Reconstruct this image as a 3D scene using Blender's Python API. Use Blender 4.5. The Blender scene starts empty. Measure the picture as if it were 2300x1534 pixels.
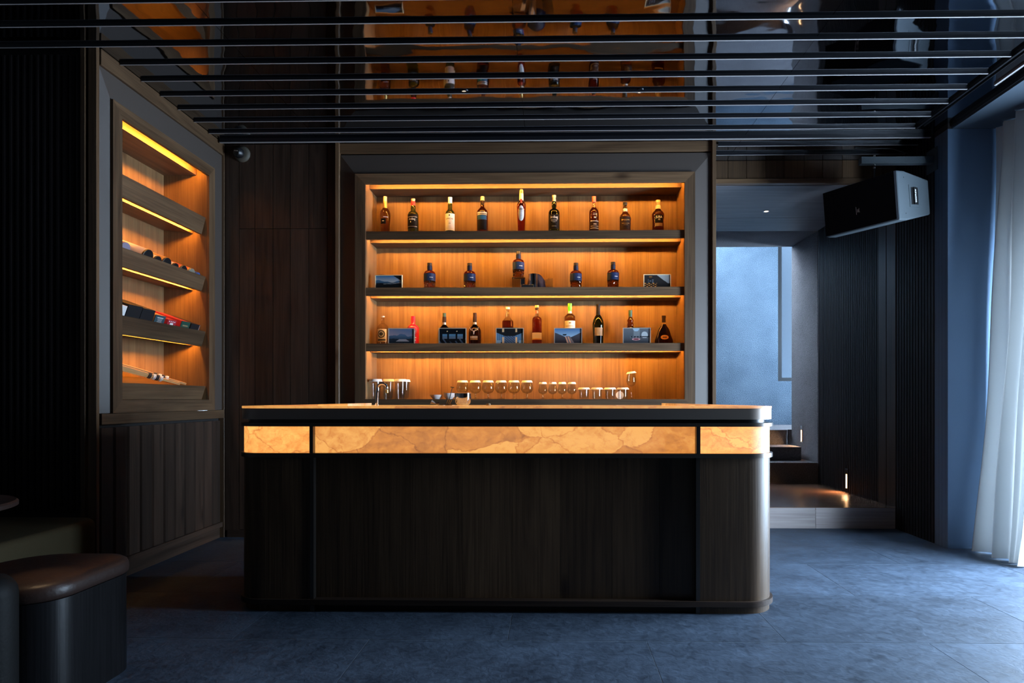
import bpy, bmesh, math, random
from mathutils import Vector, Matrix
random.seed(7)
S = bpy.context.scene
C = S.collection
PI = math.pi

# ------------------------------------------------------------------ camera
FP, HC, TH = 1400.0, 1.08, math.radians(1.0)
cs, sn = math.cos(TH), math.sin(TH)
VPU, VPV = 1240.0, 897.0
U0 = VPU - FP*math.tan(TH)
cam = bpy.data.cameras.new('camera'); camo = bpy.data.objects.new('camera', cam); C.objects.link(camo)
camo.location = (0, 0, HC); camo.rotation_euler = (PI/2, 0, TH)
cam.sensor_width = 36; cam.lens = FP/2300*36
cam.shift_x = -(U0-1150)/2300; cam.shift_y = (VPV-767)/2300
cam.clip_start = 0.05; cam.clip_end = 200
S.camera = camo

# ------------------------------------------------------------------ world: even dusk sky
W = bpy.data.worlds.new('sky'); S.world = W; W.use_nodes = True
nt = W.node_tree; nt.nodes.clear()
wo = nt.nodes.new('ShaderNodeOutputWorld'); wb = nt.nodes.new('ShaderNodeBackground')
wb.inputs['Color'].default_value = (0.62, 0.80, 1.0, 1); wb.inputs['Strength'].default_value = 58.0
nt.links.new(wb.outputs[0], wo.inputs[0])
W.cycles.sampling_method = 'AUTOMATIC'

def portal(name, loc, rot, sx, sy):
    l = bpy.data.lights.new(name, 'AREA'); l.shape = 'RECTANGLE'; l.size = sx; l.size_y = sy
    l.cycles.is_portal = True
    o = bpy.data.objects.new(name, l); C.objects.link(o); o.location = loc; o.rotation_euler = rot
    return o
portal('window_portal', (3.62, 3.43, 1.08), (0, PI/2, 0), 2.04, 1.54)
portal('stair_window_portal', (4.36, 8.1, 2.0), (0, PI/2, 0), 1.4, 0.6)
portal('stair_skylight_portal', (3.5, 8.1, 4.4), (0, 0, 0), 0.8, 0.5)

S.view_settings.view_transform = 'Standard'; S.view_settings.look = 'None'
S.view_settings.exposure = 0.0; S.view_settings.gamma = 1.0
S.view_settings.use_curve_mapping = False
try:
    cy = S.cycles
    cy.use_denoising = True
    cy.max_bounces = 12; cy.diffuse_bounces = 4; cy.glossy_bounces = 5
    cy.transmission_bounces = 10; cy.transparent_max_bounces = 10
    cy.caustics_reflective = False; cy.caustics_refractive = False
    cy.sample_clamp_indirect = 4.0; cy.blur_glossy = 0.5
except Exception:
    pass

# ------------------------------------------------------------------ pixel -> place
def at_Y(u, v, Y):
    t = (u-U0)/FP; X = Y*(t*cs-sn)/(cs+t*sn); D = -X*sn+Y*cs
    return X, HC+(VPV-v)*D/FP
def at_X(u, v, X):
    t = (u-U0)/FP; Y = X*(cs+t*sn)/(t*cs-sn); D = -X*sn+Y*cs
    return Y, HC+(VPV-v)*D/FP
def at_Z(u, v, Z):
    D = FP*(HC-Z)/(v-VPV); L = (u-U0)/FP*D
    return L*cs-D*sn, L*sn+D*cs
def pxs(X, Y): return (-X*sn+Y*cs)/FP

# ------------------------------------------------------------------ materials
MATS = {}
def newmat(name):
    m = bpy.data.materials.new(name); m.use_nodes = True
    n = m.node_tree; b = n.nodes['Principled BSDF']
    MATS[name] = m
    return m, n, b
def plain(name, col, rough=0.5, metal=0.0, spec=0.5, coat=0.0, emit=None, es=0.0, bump=0.0, bscale=200.0):
    m, n, b = newmat(name)
    b.inputs['Base Color'].default_value = (*col, 1); b.inputs['Roughness'].default_value = rough
    b.inputs['Metallic'].default_value = metal; b.inputs['Specular IOR Level'].default_value = spec
    b.inputs['Coat Weight'].default_value = coat
    if emit:
        b.inputs['Emission Color'].default_value = (*emit, 1); b.inputs['Emission Strength'].default_value = es
    tc = n.nodes.new('ShaderNodeTexCoord'); nz = n.nodes.new('ShaderNodeTexNoise')
    nz.inputs['Scale'].default_value = bscale; nz.inputs['Detail'].default_value = 3
    n.links.new(tc.outputs['Object'], nz.inputs['Vector'])
    if bump > 0:
        bp = n.nodes.new('ShaderNodeBump'); bp.inputs['Strength'].default_value = bump; bp.inputs['Distance'].default_value = 0.01
        n.links.new(nz.outputs['Fac'], bp.inputs['Height']); n.links.new(bp.outputs[0], b.inputs['Normal'])
    else:
        mr = n.nodes.new('ShaderNodeMapRange'); mr.inputs['To Min'].default_value = max(0.0, rough*0.92); mr.inputs['To Max'].default_value = min(1, rough*1.08)
        n.links.new(nz.outputs['Fac'], mr.inputs['Value']); n.links.new(mr.outputs[0], b.inputs['Roughness'])
    return m
def wood(name, axis, dark, light, rough=0.45, spec=0.35, knots=True, var=0.35, gs=1.0):
    m, n, b = newmat(name); N = n.nodes; L = n.links
    tc = N.new('ShaderNodeTexCoord'); oi = N.new('ShaderNodeObjectInfo')
    mul = N.new('ShaderNodeVectorMath'); mul.operation = 'SCALE'; mul.inputs[0].default_value = (31.0, 17.0, 23.0)
    L.new(oi.outputs['Random'], mul.inputs['Scale'])
    add = N.new('ShaderNodeVectorMath'); add.operation = 'ADD'
    L.new(tc.outputs['Object'], add.inputs[0]); L.new(mul.outputs[0], add.inputs[1])
    def mp(a, g):
        q = N.new('ShaderNodeMapping'); s = [a, a, a]; s['XYZ'.index(axis)] = g
        q.inputs['Scale'].default_value = s; L.new(add.outputs[0], q.inputs['Vector']); return q
    m1 = mp(9*gs, 0.7*gs); n1 = N.new('ShaderNodeTexNoise'); n1.inputs['Scale'].default_value = 1; n1.inputs['Detail'].default_value = 5; n1.inputs['Distortion'].default_value = 1.6
    L.new(m1.outputs[0], n1.inputs['Vector'])
    m2 = mp(110*gs, 2.5*gs); n2 = N.new('ShaderNodeTexNoise'); n2.inputs['Scale'].default_value = 1; n2.inputs['Detail'].default_value = 3
    L.new(m2.outputs[0], n2.inputs['Vector'])
    mx = N.new('ShaderNodeMath'); mx.operation = 'MULTIPLY_ADD'; mx.inputs[1].default_value = 0.45
    L.new(n2.outputs['Fac'], mx.inputs[0]); 
    sc = N.new('ShaderNodeMath'); sc.operation = 'MULTIPLY'; sc.inputs[1].default_value = 0.62
    L.new(n1.outputs['Fac'], sc.inputs[0]); L.new(sc.outputs[0], mx.inputs[2])
    rp = N.new('ShaderNodeValToRGB'); rp.color_ramp.elements[0].position = 0.36; rp.color_ramp.elements[1].position = 0.68
    rp.color_ramp.elements[0].color = (*dark, 1); rp.color_ramp.elements[1].color = (*light, 1)
    L.new(mx.outputs[0], rp.inputs[0])
    col = rp.outputs[0]
    if knots:
        m3 = mp(3.6, 1.5); vo = N.new('ShaderNodeTexVoronoi'); vo.inputs['Scale'].default_value = 1.0
        L.new(m3.outputs[0], vo.inputs['Vector'])
        kr = N.new('ShaderNodeValToRGB'); kr.color_ramp.elements[0].position = 0.03; kr.color_ramp.elements[1].position = 0.13
        kr.color_ramp.elements[0].color = (0.35, 0.3, 0.28, 1); kr.color_ramp.elements[1].color = (1, 1, 1, 1)
        L.new(vo.outputs['Distance'], kr.inputs[0])
        mk = N.new('ShaderNodeMix'); mk.data_type = 'RGBA'; mk.blend_type = 'MULTIPLY'; mk.inputs['Factor'].default_value = 1
        L.new(col, mk.inputs['A']); L.new(kr.outputs[0], mk.inputs['B']); col = mk.outputs['Result']
    vr = N.new('ShaderNodeMapRange'); vr.inputs['To Min'].default_value = 1-var; vr.inputs['To Max'].default_value = 1+var*0.6
    L.new(oi.outputs['Random'], vr.inputs['Value'])
    hv = N.new('ShaderNodeHueSaturation'); L.new(vr.outputs[0], hv.inputs['Value']); L.new(col, hv.inputs['Color'])
    L.new(hv.outputs[0], b.inputs['Base Color'])
    b.inputs['Roughness'].default_value = rough; b.inputs['Specular IOR Level'].default_value = spec
    bp = N.new('ShaderNodeBump'); bp.inputs['Strength'].default_value = 0.12; bp.inputs['Distance'].default_value = 0.004
    L.new(n2.outputs['Fac'], bp.inputs['Height']); L.new(bp.outputs[0], b.inputs['Normal'])
    return m
WD, WL = (0.062, 0.033, 0.0165), (0.158, 0.090, 0.046)
for a in 'XYZ': wood('oak_'+a, a, WD, WL, var=0.42)
for a in 'XYZ': wood('panel_'+a, a, (0.16, 0.084, 0.036), (0.27, 0.155, 0.066), var=0.2, rough=0.5)
for a in 'XYZ': wood('smoked_'+a, a, (0.022, 0.0125, 0.008), (0.056, 0.033, 0.022), var=0.3)  # oak darkened to put the low light on dado and planks into the colour
wood('slat_wood', 'Z', (0.011, 0.009, 0.009), (0.026, 0.020, 0.020), rough=0.55, knots=False, var=0.2, spec=0.15)
wood('deck_wood', 'X', (0.10, 0.05, 0.03), (0.22, 0.12, 0.075), rough=0.25, spec=0.5, var=0.2)
wood('grey_oak', 'X', (0.30, 0.25, 0.24), (0.46, 0.40, 0.385), var=0.15, knots=False)
wood('soffit_oak', 'X', (0.13, 0.125, 0.135), (0.21, 0.20, 0.215), var=0.1, knots=False)
wood('stool_wood', 'Z', (0.0025, 0.0024, 0.0026), (0.006, 0.0055, 0.006), rough=0.28, knots=False, spec=0.3)
wood('honey_wood', 'Y', (0.45, 0.22, 0.08), (0.62, 0.34, 0.14), knots=False)
plain('groove', (0.012, 0.009, 0.008), 0.8)
plain('black_metal', (0.006, 0.006, 0.008), 0.32, spec=0.5)
plain('edge_pale', (0.30, 0.28, 0.28), 0.45, metal=0.0)  # pale matte colour, carries the highlight of the slat edges
plain('bronze', (0.28, 0.23, 0.20), 0.42, metal=0.85)
plain('bronze_dark', (0.10, 0.085, 0.075), 0.35, metal=0.9)
plain('band_metal', (0.072, 0.056, 0.047), 0.5, metal=0.0, spec=0.4)
plain('dark_wall', (0.04, 0.058, 0.08), 0.7, bump=0.05, bscale=120)
plain('blue_wall', (0.10, 0.165, 0.26), 0.75, bump=0.05, bscale=120)
plain('rear_wall', (0.05, 0.045, 0.045), 0.8)
plain('leather', (0.018, 0.010, 0.008), 0.42, spec=0.2, bump=0.12, bscale=60)
plain('black_leather', (0.003, 0.003, 0.003), 0.6, spec=0.08, bump=0.1, bscale=90)
plain('suede', (0.045, 0.035, 0.018), 0.9, spec=0.1, bump=0.2, bscale=150)
plain('speaker_box', (0.048, 0.062, 0.072), 0.7, bump=0.3, bscale=260)
plain('grille', (0.006, 0.006, 0.008), 0.85, spec=0.1, bump=0.5, bscale=700)
plain('plastic_black', (0.008, 0.008, 0.009), 0.4)
plain('cam_beige', (0.075, 0.065, 0.048), 0.6)
plain('chrome', (0.75, 0.74, 0.73), 0.08, metal=1.0)
plain('steel', (0.55, 0.52, 0.5), 0.22, metal=1.0)
plain('white_paper', (0.80, 0.76, 0.72), 0.8, spec=0.2)
plain('ceramic', (0.75, 0.73, 0.70), 0.25)
plain('white', (0.82, 0.80, 0.78), 0.6)
plain('ink', (0.03, 0.03, 0.035), 0.6)
plain('silver_print', (0.62, 0.60, 0.58), 0.35, metal=0.6)
plain('gold', (0.70, 0.47, 0.16), 0.3, metal=0.85)
plain('cork', (0.62, 0.45, 0.28), 0.7)
plain('red', (0.62, 0.03, 0.035), 0.35)
plain('red_gloss', (0.70, 0.02, 0.05), 0.15, coat=0.5)
plain('orange_red', (0.65, 0.11, 0.06), 0.4)
plain('lime', (0.10, 0.62, 0.02), 0.4)
plain('dark_green', (0.02, 0.07, 0.05), 0.4)
plain('navy', (0.005, 0.011, 0.040), 0.5, spec=0.2)
plain('navy_label', (0.006, 0.024, 0.095), 0.4, spec=0.25)
plain('teal_label', (0.012, 0.09, 0.22), 0.4, spec=0.25)
plain('black_label', (0.004, 0.004, 0.005), 0.5, spec=0.15)
plain('brown_label', (0.028, 0.014, 0.010), 0.5, spec=0.15)
plain('cream_label', (0.72, 0.62, 0.46), 0.6)
plain('pink_label', (0.70, 0.60, 0.58), 0.6)
plain('amber_label', (0.62, 0.34, 0.08), 0.4)
plain('tan_label', (0.32, 0.22, 0.11), 0.4)
plain('teal_box', (0.03, 0.07, 0.09), 0.5)
plain('box_black', (0.008, 0.008, 0.010), 0.5)
plain('box_red', (0.40, 0.02, 0.035), 0.5)
plain('tube_white', (0.72, 0.62, 0.60), 0.5)
plain('tube_blue', (0.03, 0.09, 0.30), 0.5)
plain('tube_grey', (0.22, 0.22, 0.17), 0.5)
plain('tube_mauve', (0.25, 0.22, 0.30), 0.5)
plain('frame_metal', (0.38, 0.37, 0.32), 0.4, metal=0.3)
plain('frame_gold', (0.75, 0.60, 0.36), 0.5)
plain('window_metal', (0.03, 0.035, 0.04), 0.5)
plain('sky_block', (0.016, 0.026, 0.037), 0.8)  # dark face of the added wall that hides the sky
plain('grout', (0.20, 0.24, 0.29), 0.9)
plain('led', (0.9, 0.7, 0.4), 0.5, emit=(1.0, 0.43, 0.07), es=300.0)
plain('led_side', (0.9, 0.7, 0.4), 0.5, emit=(1.0, 0.38, 0.045), es=240.0)
plain('lamp_lens', (0.9, 0.8, 0.6), 0.4, emit=(1.0, 0.72, 0.42), es=5.0)
plain('step_lamp', (0.9, 0.8, 0.7), 0.4, emit=(1.0, 0.55, 0.25), es=9.0)

def glass(name, col, rough=0.0, ior=1.45):
    m, n, b = newmat(name)
    b.inputs['Base Color'].default_value = (*col, 1); b.inputs['Roughness'].default_value = rough
    b.inputs['Transmission Weight'].default_value = 1.0; b.inputs['IOR'].default_value = ior
    return m
glass('glass_clear', (0.97, 0.98, 0.98))
glass('liquid_amber', (0.80, 0.30, 0.07))
glass('liquid_gold', (0.95, 0.55, 0.18))
glass('liquid_brown', (0.42, 0.09, 0.03))
glass('liquid_red', (0.62, 0.08, 0.03))
glass('liquid_dark', (0.06, 0.012, 0.006))
glass('glass_green', (0.14, 0.30, 0.05))
glass('glass_dkgreen', (0.03, 0.06, 0.02))
glass('glass_neckgreen', (0.25, 0.60, 0.05))
glass('glass_pale', (0.93, 0.88, 0.78))

def pane_mat(name='pane', tint=(0.96, 0.98, 1.0), ior=1.3):
    m, n, b = newmat(name); n.nodes.remove(b)
    o = n.nodes['Material Output']
    t = n.nodes.new('ShaderNodeBsdfTransparent'); g = n.nodes.new('ShaderNodeBsdfGlossy'); g.inputs['Roughness'].default_value = 0.02
    t.inputs['Color'].default_value = (*tint, 1)
    x = n.nodes.new('ShaderNodeMixShader'); lw = n.nodes.new('ShaderNodeLayerWeight'); lw.inputs['Blend'].default_value = 0.5
    pw = n.nodes.new('ShaderNodeMath'); pw.operation = 'POWER'; pw.inputs[1].default_value = 4.0; n.links.new(lw.outputs['Facing'], pw.inputs[0])
    f = n.nodes.new('ShaderNodeMath'); f.operation = 'MULTIPLY_ADD'; f.inputs[1].default_value = 0.55; f.inputs[2].default_value = ((ior-1)/(ior+1))**2; n.links.new(pw.outputs[0], f.inputs[0])
    n.links.new(f.outputs[0], x.inputs[0]); n.links.new(t.outputs[0], x.inputs[1]); n.links.new(g.outputs[0], x.inputs[2])
    n.links.new(x.outputs[0], o.inputs['Surface'])
pane_mat()
pane_mat('thin_glass', (0.90, 0.92, 0.93), 1.5)
pane_mat('thin_pale', (0.86, 0.83, 0.76), 1.5)
def curtain_mat():
    m, n, b = newmat('sheer'); o = n.nodes['Material Output']
    b.inputs['Base Color'].default_value = (0.80, 0.82, 0.82, 1); b.inputs['Roughness'].default_value = 0.9; b.inputs['Specular IOR Level'].default_value = 0.1
    tr = n.nodes.new('ShaderNodeBsdfTranslucent'); tr.inputs['Color'].default_value = (0.25, 0.25, 0.245, 1)
    x = n.nodes.new('ShaderNodeMixShader'); x.inputs[0].default_value = 0.45
    tc = n.nodes.new('ShaderNodeTexCoord'); wv = n.nodes.new('ShaderNodeTexNoise'); wv.inputs['Scale'].default_value = 300
    n.links.new(tc.outputs['Object'], wv.inputs['Vector'])
    bp = n.nodes.new('ShaderNodeBump'); bp.inputs['Strength'].default_value = 0.15; bp.inputs['Distance'].default_value = 0.002
    n.links.new(wv.outputs['Fac'], bp.inputs['Height']); n.links.new(bp.outputs[0], b.inputs['Normal'])
    n.links.new(b.outputs[0], x.inputs[1]); n.links.new(tr.outputs[0], x.inputs[2]); n.links.new(x.outputs[0], o.inputs['Surface'])
curtain_mat()
def mirror_mat():
    m, n, b = newmat('black_mirror'); N = n.nodes; L = n.links
    b.inputs['Base Color'].default_value = (0.30, 0.325, 0.365, 1); b.inputs['Metallic'].default_value = 1.0; b.inputs['Roughness'].default_value = 0.035
    tc = N.new('ShaderNodeTexCoord'); mp = N.new('ShaderNodeMapping'); mp.inputs['Scale'].default_value = (1.0, 1.35, 1)
    nz = N.new('ShaderNodeTexNoise'); nz.inputs['Scale'].default_value = 3.4; nz.inputs['Detail'].default_value = 1.5; nz.inputs['Roughness'].default_value = 0.35
    gm = N.new('ShaderNodeNewGeometry')
    L.new(gm.outputs['Position'], mp.inputs['Vector']); L.new(mp.outputs[0], nz.inputs['Vector'])
    bp = N.new('ShaderNodeBump'); bp.inputs['Strength'].default_value = 1.0; bp.inputs['Distance'].default_value = 0.0036
    L.new(nz.outputs['Fac'], bp.inputs['Height']); L.new(bp.outputs[0], b.inputs['Normal'])
mirror_mat()
def slate_mat():
    m, n, b = newmat('slate'); N = n.nodes; L = n.links
    gm = N.new('ShaderNodeNewGeometry'); oi = N.new('ShaderNodeObjectInfo')
    n1 = N.new('ShaderNodeTexNoise'); n1.inputs['Scale'].default_value = 3.5; n1.inputs['Detail'].default_value = 12; n1.inputs['Roughness'].default_value = 0.65
    n2 = N.new('ShaderNodeTexNoise'); n2.inputs['Scale'].default_value = 60; n2.inputs['Detail'].default_value = 4
    n3 = N.new('ShaderNodeTexNoise'); n3.inputs['Scale'].default_value = 26; n3.inputs['Detail'].default_value = 8; n3.inputs['Distortion'].default_value = 1.0
    for q in (n1, n2, n3): L.new(gm.outputs['Position'], q.inputs['Vector'])
    mx = N.new('ShaderNodeMix'); mx.data_type = 'FLOAT'; mx.inputs['Factor'].default_value = 0.45
    L.new(n1.outputs['Fac'], mx.inputs['A']); L.new(n3.outputs['Fac'], mx.inputs['B'])
    rp = N.new('ShaderNodeValToRGB'); rp.color_ramp.elements[0].position = 0.33; rp.color_ramp.elements[1].position = 0.72
    rp.color_ramp.elements[0].color = (0.018, 0.0255, 0.039, 1); rp.color_ramp.elements[1].color = (0.082, 0.113, 0.162, 1)
    L.new(mx.outputs['Result'], rp.inputs[0])
    hv = N.new('ShaderNodeHueSaturation'); vr = N.new('ShaderNodeMapRange'); vr.inputs['To Min'].default_value = 0.85; vr.inputs['To Max'].default_value = 1.15
    L.new(oi.outputs['Random'], vr.inputs['Value']); L.new(vr.outputs[0], hv.inputs['Value']); L.new(rp.outputs[0], hv.inputs['Color'])
    L.new(hv.outputs[0], b.inputs['Base Color'])
    rr = N.new('ShaderNodeMapRange'); rr.inputs['To Min'].default_value = 0.42; rr.inputs['To Max'].default_value = 0.7
    L.new(n3.outputs['Fac'], rr.inputs['Value']); L.new(rr.outputs[0], b.inputs['Roughness'])
    b.inputs['Specular IOR Level'].default_value = 0.22
    ad = N.new('ShaderNodeMath'); ad.operation = 'MULTIPLY_ADD'; ad.inputs[1].default_value = 0.5
    L.new(n2.outputs['Fac'], ad.inputs[0]); L.new(n3.outputs['Fac'], ad.inputs[2])
    bp = N.new('ShaderNodeBump'); bp.inputs['Strength'].default_value = 0.3; bp.inputs['Distance'].default_value = 0.006
    L.new(ad.outputs[0], bp.inputs['Height']); L.new(bp.outputs[0], b.inputs['Normal'])
slate_mat()
def stone_mat(name, c0, c1, sc=70, bs=0.6):
    m, n, b = newmat(name); N = n.nodes; L = n.links
    gm = N.new('ShaderNodeNewGeometry')
    v = N.new('ShaderNodeTexVoronoi'); v.inputs['Scale'].default_value = sc
    n1 = N.new('ShaderNodeTexNoise'); n1.inputs['Scale'].default_value = sc*0.9; n1.inputs['Detail'].default_value = 4
    n2 = N.new('ShaderNodeTexNoise'); n2.inputs['Scale'].default_value = 2.0; n2.inputs['Detail'].default_value = 4
    for q in (v, n1, n2): L.new(gm.outputs['Position'], q.inputs['Vector'])
    rp = N.new('ShaderNodeValToRGB'); rp.color_ramp.elements[0].position = 0.3; rp.color_ramp.elements[1].position = 0.72
    rp.color_ramp.elements[0].color = (*c0, 1); rp.color_ramp.elements[1].color = (*c1, 1)
    mx = N.new('ShaderNodeMath'); mx.operation = 'MULTIPLY_ADD'; mx.inputs[1].default_value = 0.35; 
    L.new(n2.outputs['Fac'], mx.inputs[0])
    s2 = N.new('ShaderNodeMath'); s2.operation = 'MULTIPLY'; s2.inputs[1].default_value = 0.65
    L.new(n1.outputs['Fac'], s2.inputs[0]); L.new(s2.outputs[0], mx.inputs[2])
    L.new(mx.outputs[0], rp.inputs[0]); L.new(rp.outputs[0], b.inputs['Base Color'])
    b.inputs['Roughness'].default_value = 0.85; b.inputs['Specular IOR Level'].default_value = 0.2
    bp = N.new('ShaderNodeBump'); bp.inputs['Strength'].default_value = bs; bp.inputs['Distance'].default_value = 0.01
    L.new(v.outputs['Distance'], bp.inputs['Height']); L.new(bp.outputs[0], b.inputs['Normal'])
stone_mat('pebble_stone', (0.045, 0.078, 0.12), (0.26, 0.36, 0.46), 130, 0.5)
stone_mat('pebble_dark', (0.09, 0.085, 0.09), (0.25, 0.24, 0.25), 130, 0.6)
def onyx_mat(name, strength, seed=0.0):
    m, n, b = newmat(name); N = n.nodes; L = n.links
    gm = N.new('ShaderNodeNewGeometry')
    mp = N.new('ShaderNodeMapping'); mp.inputs['Scale'].default_value = (3.4, 3.4, 4.6); mp.inputs['Location'].default_value = (seed, seed*2, 0); mp.inputs['Rotation'].default_value = (0, 0.5, 0)
    L.new(gm.outputs['Position'], mp.inputs['Vector'])
    w = N.new('ShaderNodeTexNoise'); w.inputs['Scale'].default_value = 1.6; w.inputs['Detail'].default_value = 6; w.inputs['Roughness'].default_value = 0.6
    L.new(mp.outputs[0], w.inputs['Vector'])
    sub = N.new('ShaderNodeVectorMath'); sub.operation = 'SUBTRACT'; sub.inputs[1].default_value = (0.5, 0.5, 0.5); L.new(w.outputs['Color'], sub.inputs[0])
    scl = N.new('ShaderNodeVectorMath'); scl.operation = 'SCALE'; scl.inputs['Scale'].default_value = 0.55; L.new(sub.outputs[0], scl.inputs[0])
    ad = N.new('ShaderNodeVectorMath'); ad.operation = 'ADD'; L.new(mp.outputs[0], ad.inputs[0]); L.new(scl.outputs[0], ad.inputs[1])
    v = N.new('ShaderNodeTexVoronoi'); v.feature = 'DISTANCE_TO_EDGE'; v.inputs['Scale'].default_value = 1.15; L.new(ad.outputs[0], v.inputs['Vector'])
    v2 = N.new('ShaderNodeTexVoronoi'); v2.inputs['Scale'].default_value = 1.15; L.new(ad.outputs[0], v2.inputs['Vector'])
    n2 = N.new('ShaderNodeTexNoise'); n2.inputs['Scale'].default_value = 5; n2.inputs['Detail'].default_value = 8; n2.inputs['Roughness'].default_value = 0.7; L.new(ad.outputs[0], n2.inputs['Vector'])
    rv = N.new('ShaderNodeMapRange'); rv.inputs['From Min'].default_value = 0.0; rv.inputs['From Max'].default_value = 0.022; rv.inputs['To Min'].default_value = 0.66
    L.new(v.outputs['Distance'], rv.inputs['Value'])
    sp = N.new('ShaderNodeSeparateColor'); L.new(v2.outputs['Color'], sp.inputs[0])
    cell = N.new('ShaderNodeMapRange'); cell.inputs['To Min'].default_value = 0.66; cell.inputs['To Max'].default_value = 1.15; L.new(sp.outputs[0], cell.inputs['Value'])
    nr = N.new('ShaderNodeMapRange'); nr.inputs['From Min'].default_value = 0.3; nr.inputs['From Max'].default_value = 0.7; nr.inputs['To Min'].default_value = 0.62; nr.inputs['To Max'].default_value = 1.15; L.new(n2.outputs['Fac'], nr.inputs['Value'])
    m1 = N.new('ShaderNodeMath'); m1.operation = 'MULTIPLY'; L.new(rv.outputs[0], m1.inputs[0]); L.new(cell.outputs[0], m1.inputs[1])
    v3 = N.new('ShaderNodeTexVoronoi'); v3.feature = 'DISTANCE_TO_EDGE'; v3.inputs['Scale'].default_value = 2.7; L.new(ad.outputs[0], v3.inputs['Vector'])
    r3 = N.new('ShaderNodeMapRange'); r3.inputs['From Max'].default_value = 0.02; r3.inputs['To Min'].default_value = 0.84; L.new(v3.outputs['Distance'], r3.inputs['Value'])
    m3_ = N.new('ShaderNodeMath'); m3_.operation = 'MULTIPLY'; L.new(m1.outputs[0], m3_.inputs[0]); L.new(r3.outputs[0], m3_.inputs[1])
    m2 = N.new('ShaderNodeMath'); m2.operation = 'MULTIPLY'; L.new(m3_.outputs[0], m2.inputs[0]); L.new(nr.outputs[0], m2.inputs[1])
    rp = N.new('ShaderNodeValToRGB'); e = rp.color_ramp.elements
    e[0].position = 0.3; e[0].color = (0.30, 0.10, 0.035, 1); e[1].position = 1.0; e[1].color = (1.0, 0.47, 0.115, 1)
    q = e.new(0.7); q.color = (0.78, 0.29, 0.062, 1)
    L.new(m2.outputs[0], rp.inputs[0])
    b.inputs['Base Color'].default_value = (0.55, 0.42, 0.32, 1); b.inputs['Roughness'].default_value = 0.12
    L.new(rp.outputs[0], b.inputs['Emission Color']); b.inputs['Emission Strength'].default_value = strength
onyx_mat('onyx', 0.95); onyx_mat('onyx_end', 1.25, 3.3); onyx_mat('onyx_top', 0.75, 7.1)

# ------------------------------------------------------------------ builders
def setp(o, parent, loc):
    if parent is not None:
        o.parent = parent
        o.location = Vector(loc) - wloc(parent)
    else: o.location = loc
WLOC = {}
def wloc(o): return Vector(WLOC.get(o.name, (0, 0, 0)))
def reg(o, loc): WLOC[o.name] = tuple(loc)
def mesh_obj(name, me, loc=(0, 0, 0), parent=None, mat=None):
    o = bpy.data.objects.new(name, me); C.objects.link(o); setp(o, parent, loc); reg(o, loc)
    if mat and not me.materials: me.materials.append(MATS[mat])
    return o
def tag(o, label=None, cat=None, group=None, kind=None):
    if label: o['label'] = label
    if cat: o['category'] = cat
    if group: o['group'] = group
    if kind: o['kind'] = kind
    return o
def thing(name, label, cat, loc, group=None):
    o = bpy.data.objects.new(name, None); o.empty_display_size = 0.05; C.objects.link(o); o.location = loc; reg(o, loc)
    return tag(o, label, cat, group)
def struct(name, loc=(0, 0, 0)):
    o = bpy.data.objects.new(name, None); o.empty_display_size = 0.05; C.objects.link(o); o.location = loc; reg(o, loc)
    return tag(o, kind='structure')
BOX = {}
def boxmesh(sx, sy, sz, mat, bev):
    k = (round(sx, 5), round(sy, 5), round(sz, 5), mat, bev)
    if k in BOX: return BOX[k]
    bm = bmesh.new(); bmesh.ops.create_cube(bm, size=1)
    bmesh.ops.scale(bm, vec=(sx, sy, sz), verts=bm.verts)
    if bev: bmesh.ops.bevel(bm, geom=bm.edges[:], offset=bev, segments=2 if bev > 0.004 else 1, affect='EDGES', profile=0.5)
    me = bpy.data.meshes.new('box'); bm.to_mesh(me); bm.free(); me.materials.append(MATS[mat]); BOX[k] = me
    return me
def box(name, x0, x1, y0, y1, z0, z1, mat, parent=None, bev=0.0):
    if x0 > x1: x0, x1 = x1, x0
    if y0 > y1: y0, y1 = y1, y0
    if z0 > z1: z0, z1 = z1, z0
    return mesh_obj(name, boxmesh(x1-x0, y1-y0, z1-z0, mat, bev), ((x0+x1)/2, (y0+y1)/2, (z0+z1)/2), parent)
def sbox(name, *a, **k):
    o = box(name, *a, **k)
    if o.parent is None: tag(o, kind='structure')
    return o
def from_pts(name, verts, faces, mat, parent=None, loc=(0, 0, 0), smooth=False, ang=40, uvspace=False):
    me = bpy.data.meshes.new(name); me.from_pydata([tuple(v) for v in verts], [], faces); me.update()
    bm = bmesh.new(); bm.from_mesh(me); bmesh.ops.remove_doubles(bm, verts=bm.verts, dist=1e-6)
    bmesh.ops.recalc_face_normals(bm, faces=bm.faces); bm.to_mesh(me); bm.free()
    if smooth:
        me.polygons.foreach_set('use_smooth', [True]*len(me.polygons))
        me.set_sharp_from_angle(angle=math.radians(ang))
    me.materials.append(MATS[mat])
    return mesh_obj(name, me, loc, parent)
def hexa(name, q0, q1, mat, parent):
    """solid between two quads given in world coordinates"""
    v = [Vector(p) for p in list(q0)+list(q1)]; c = sum(v, Vector())/8
    f = [(0, 1, 2, 3), (7, 6, 5, 4), (0, 4, 5, 1), (1, 5, 6, 2), (2, 6, 7, 3), (3, 7, 4, 0)]
    return from_pts(name, [p-c for p in v], f, mat, parent, c)
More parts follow.
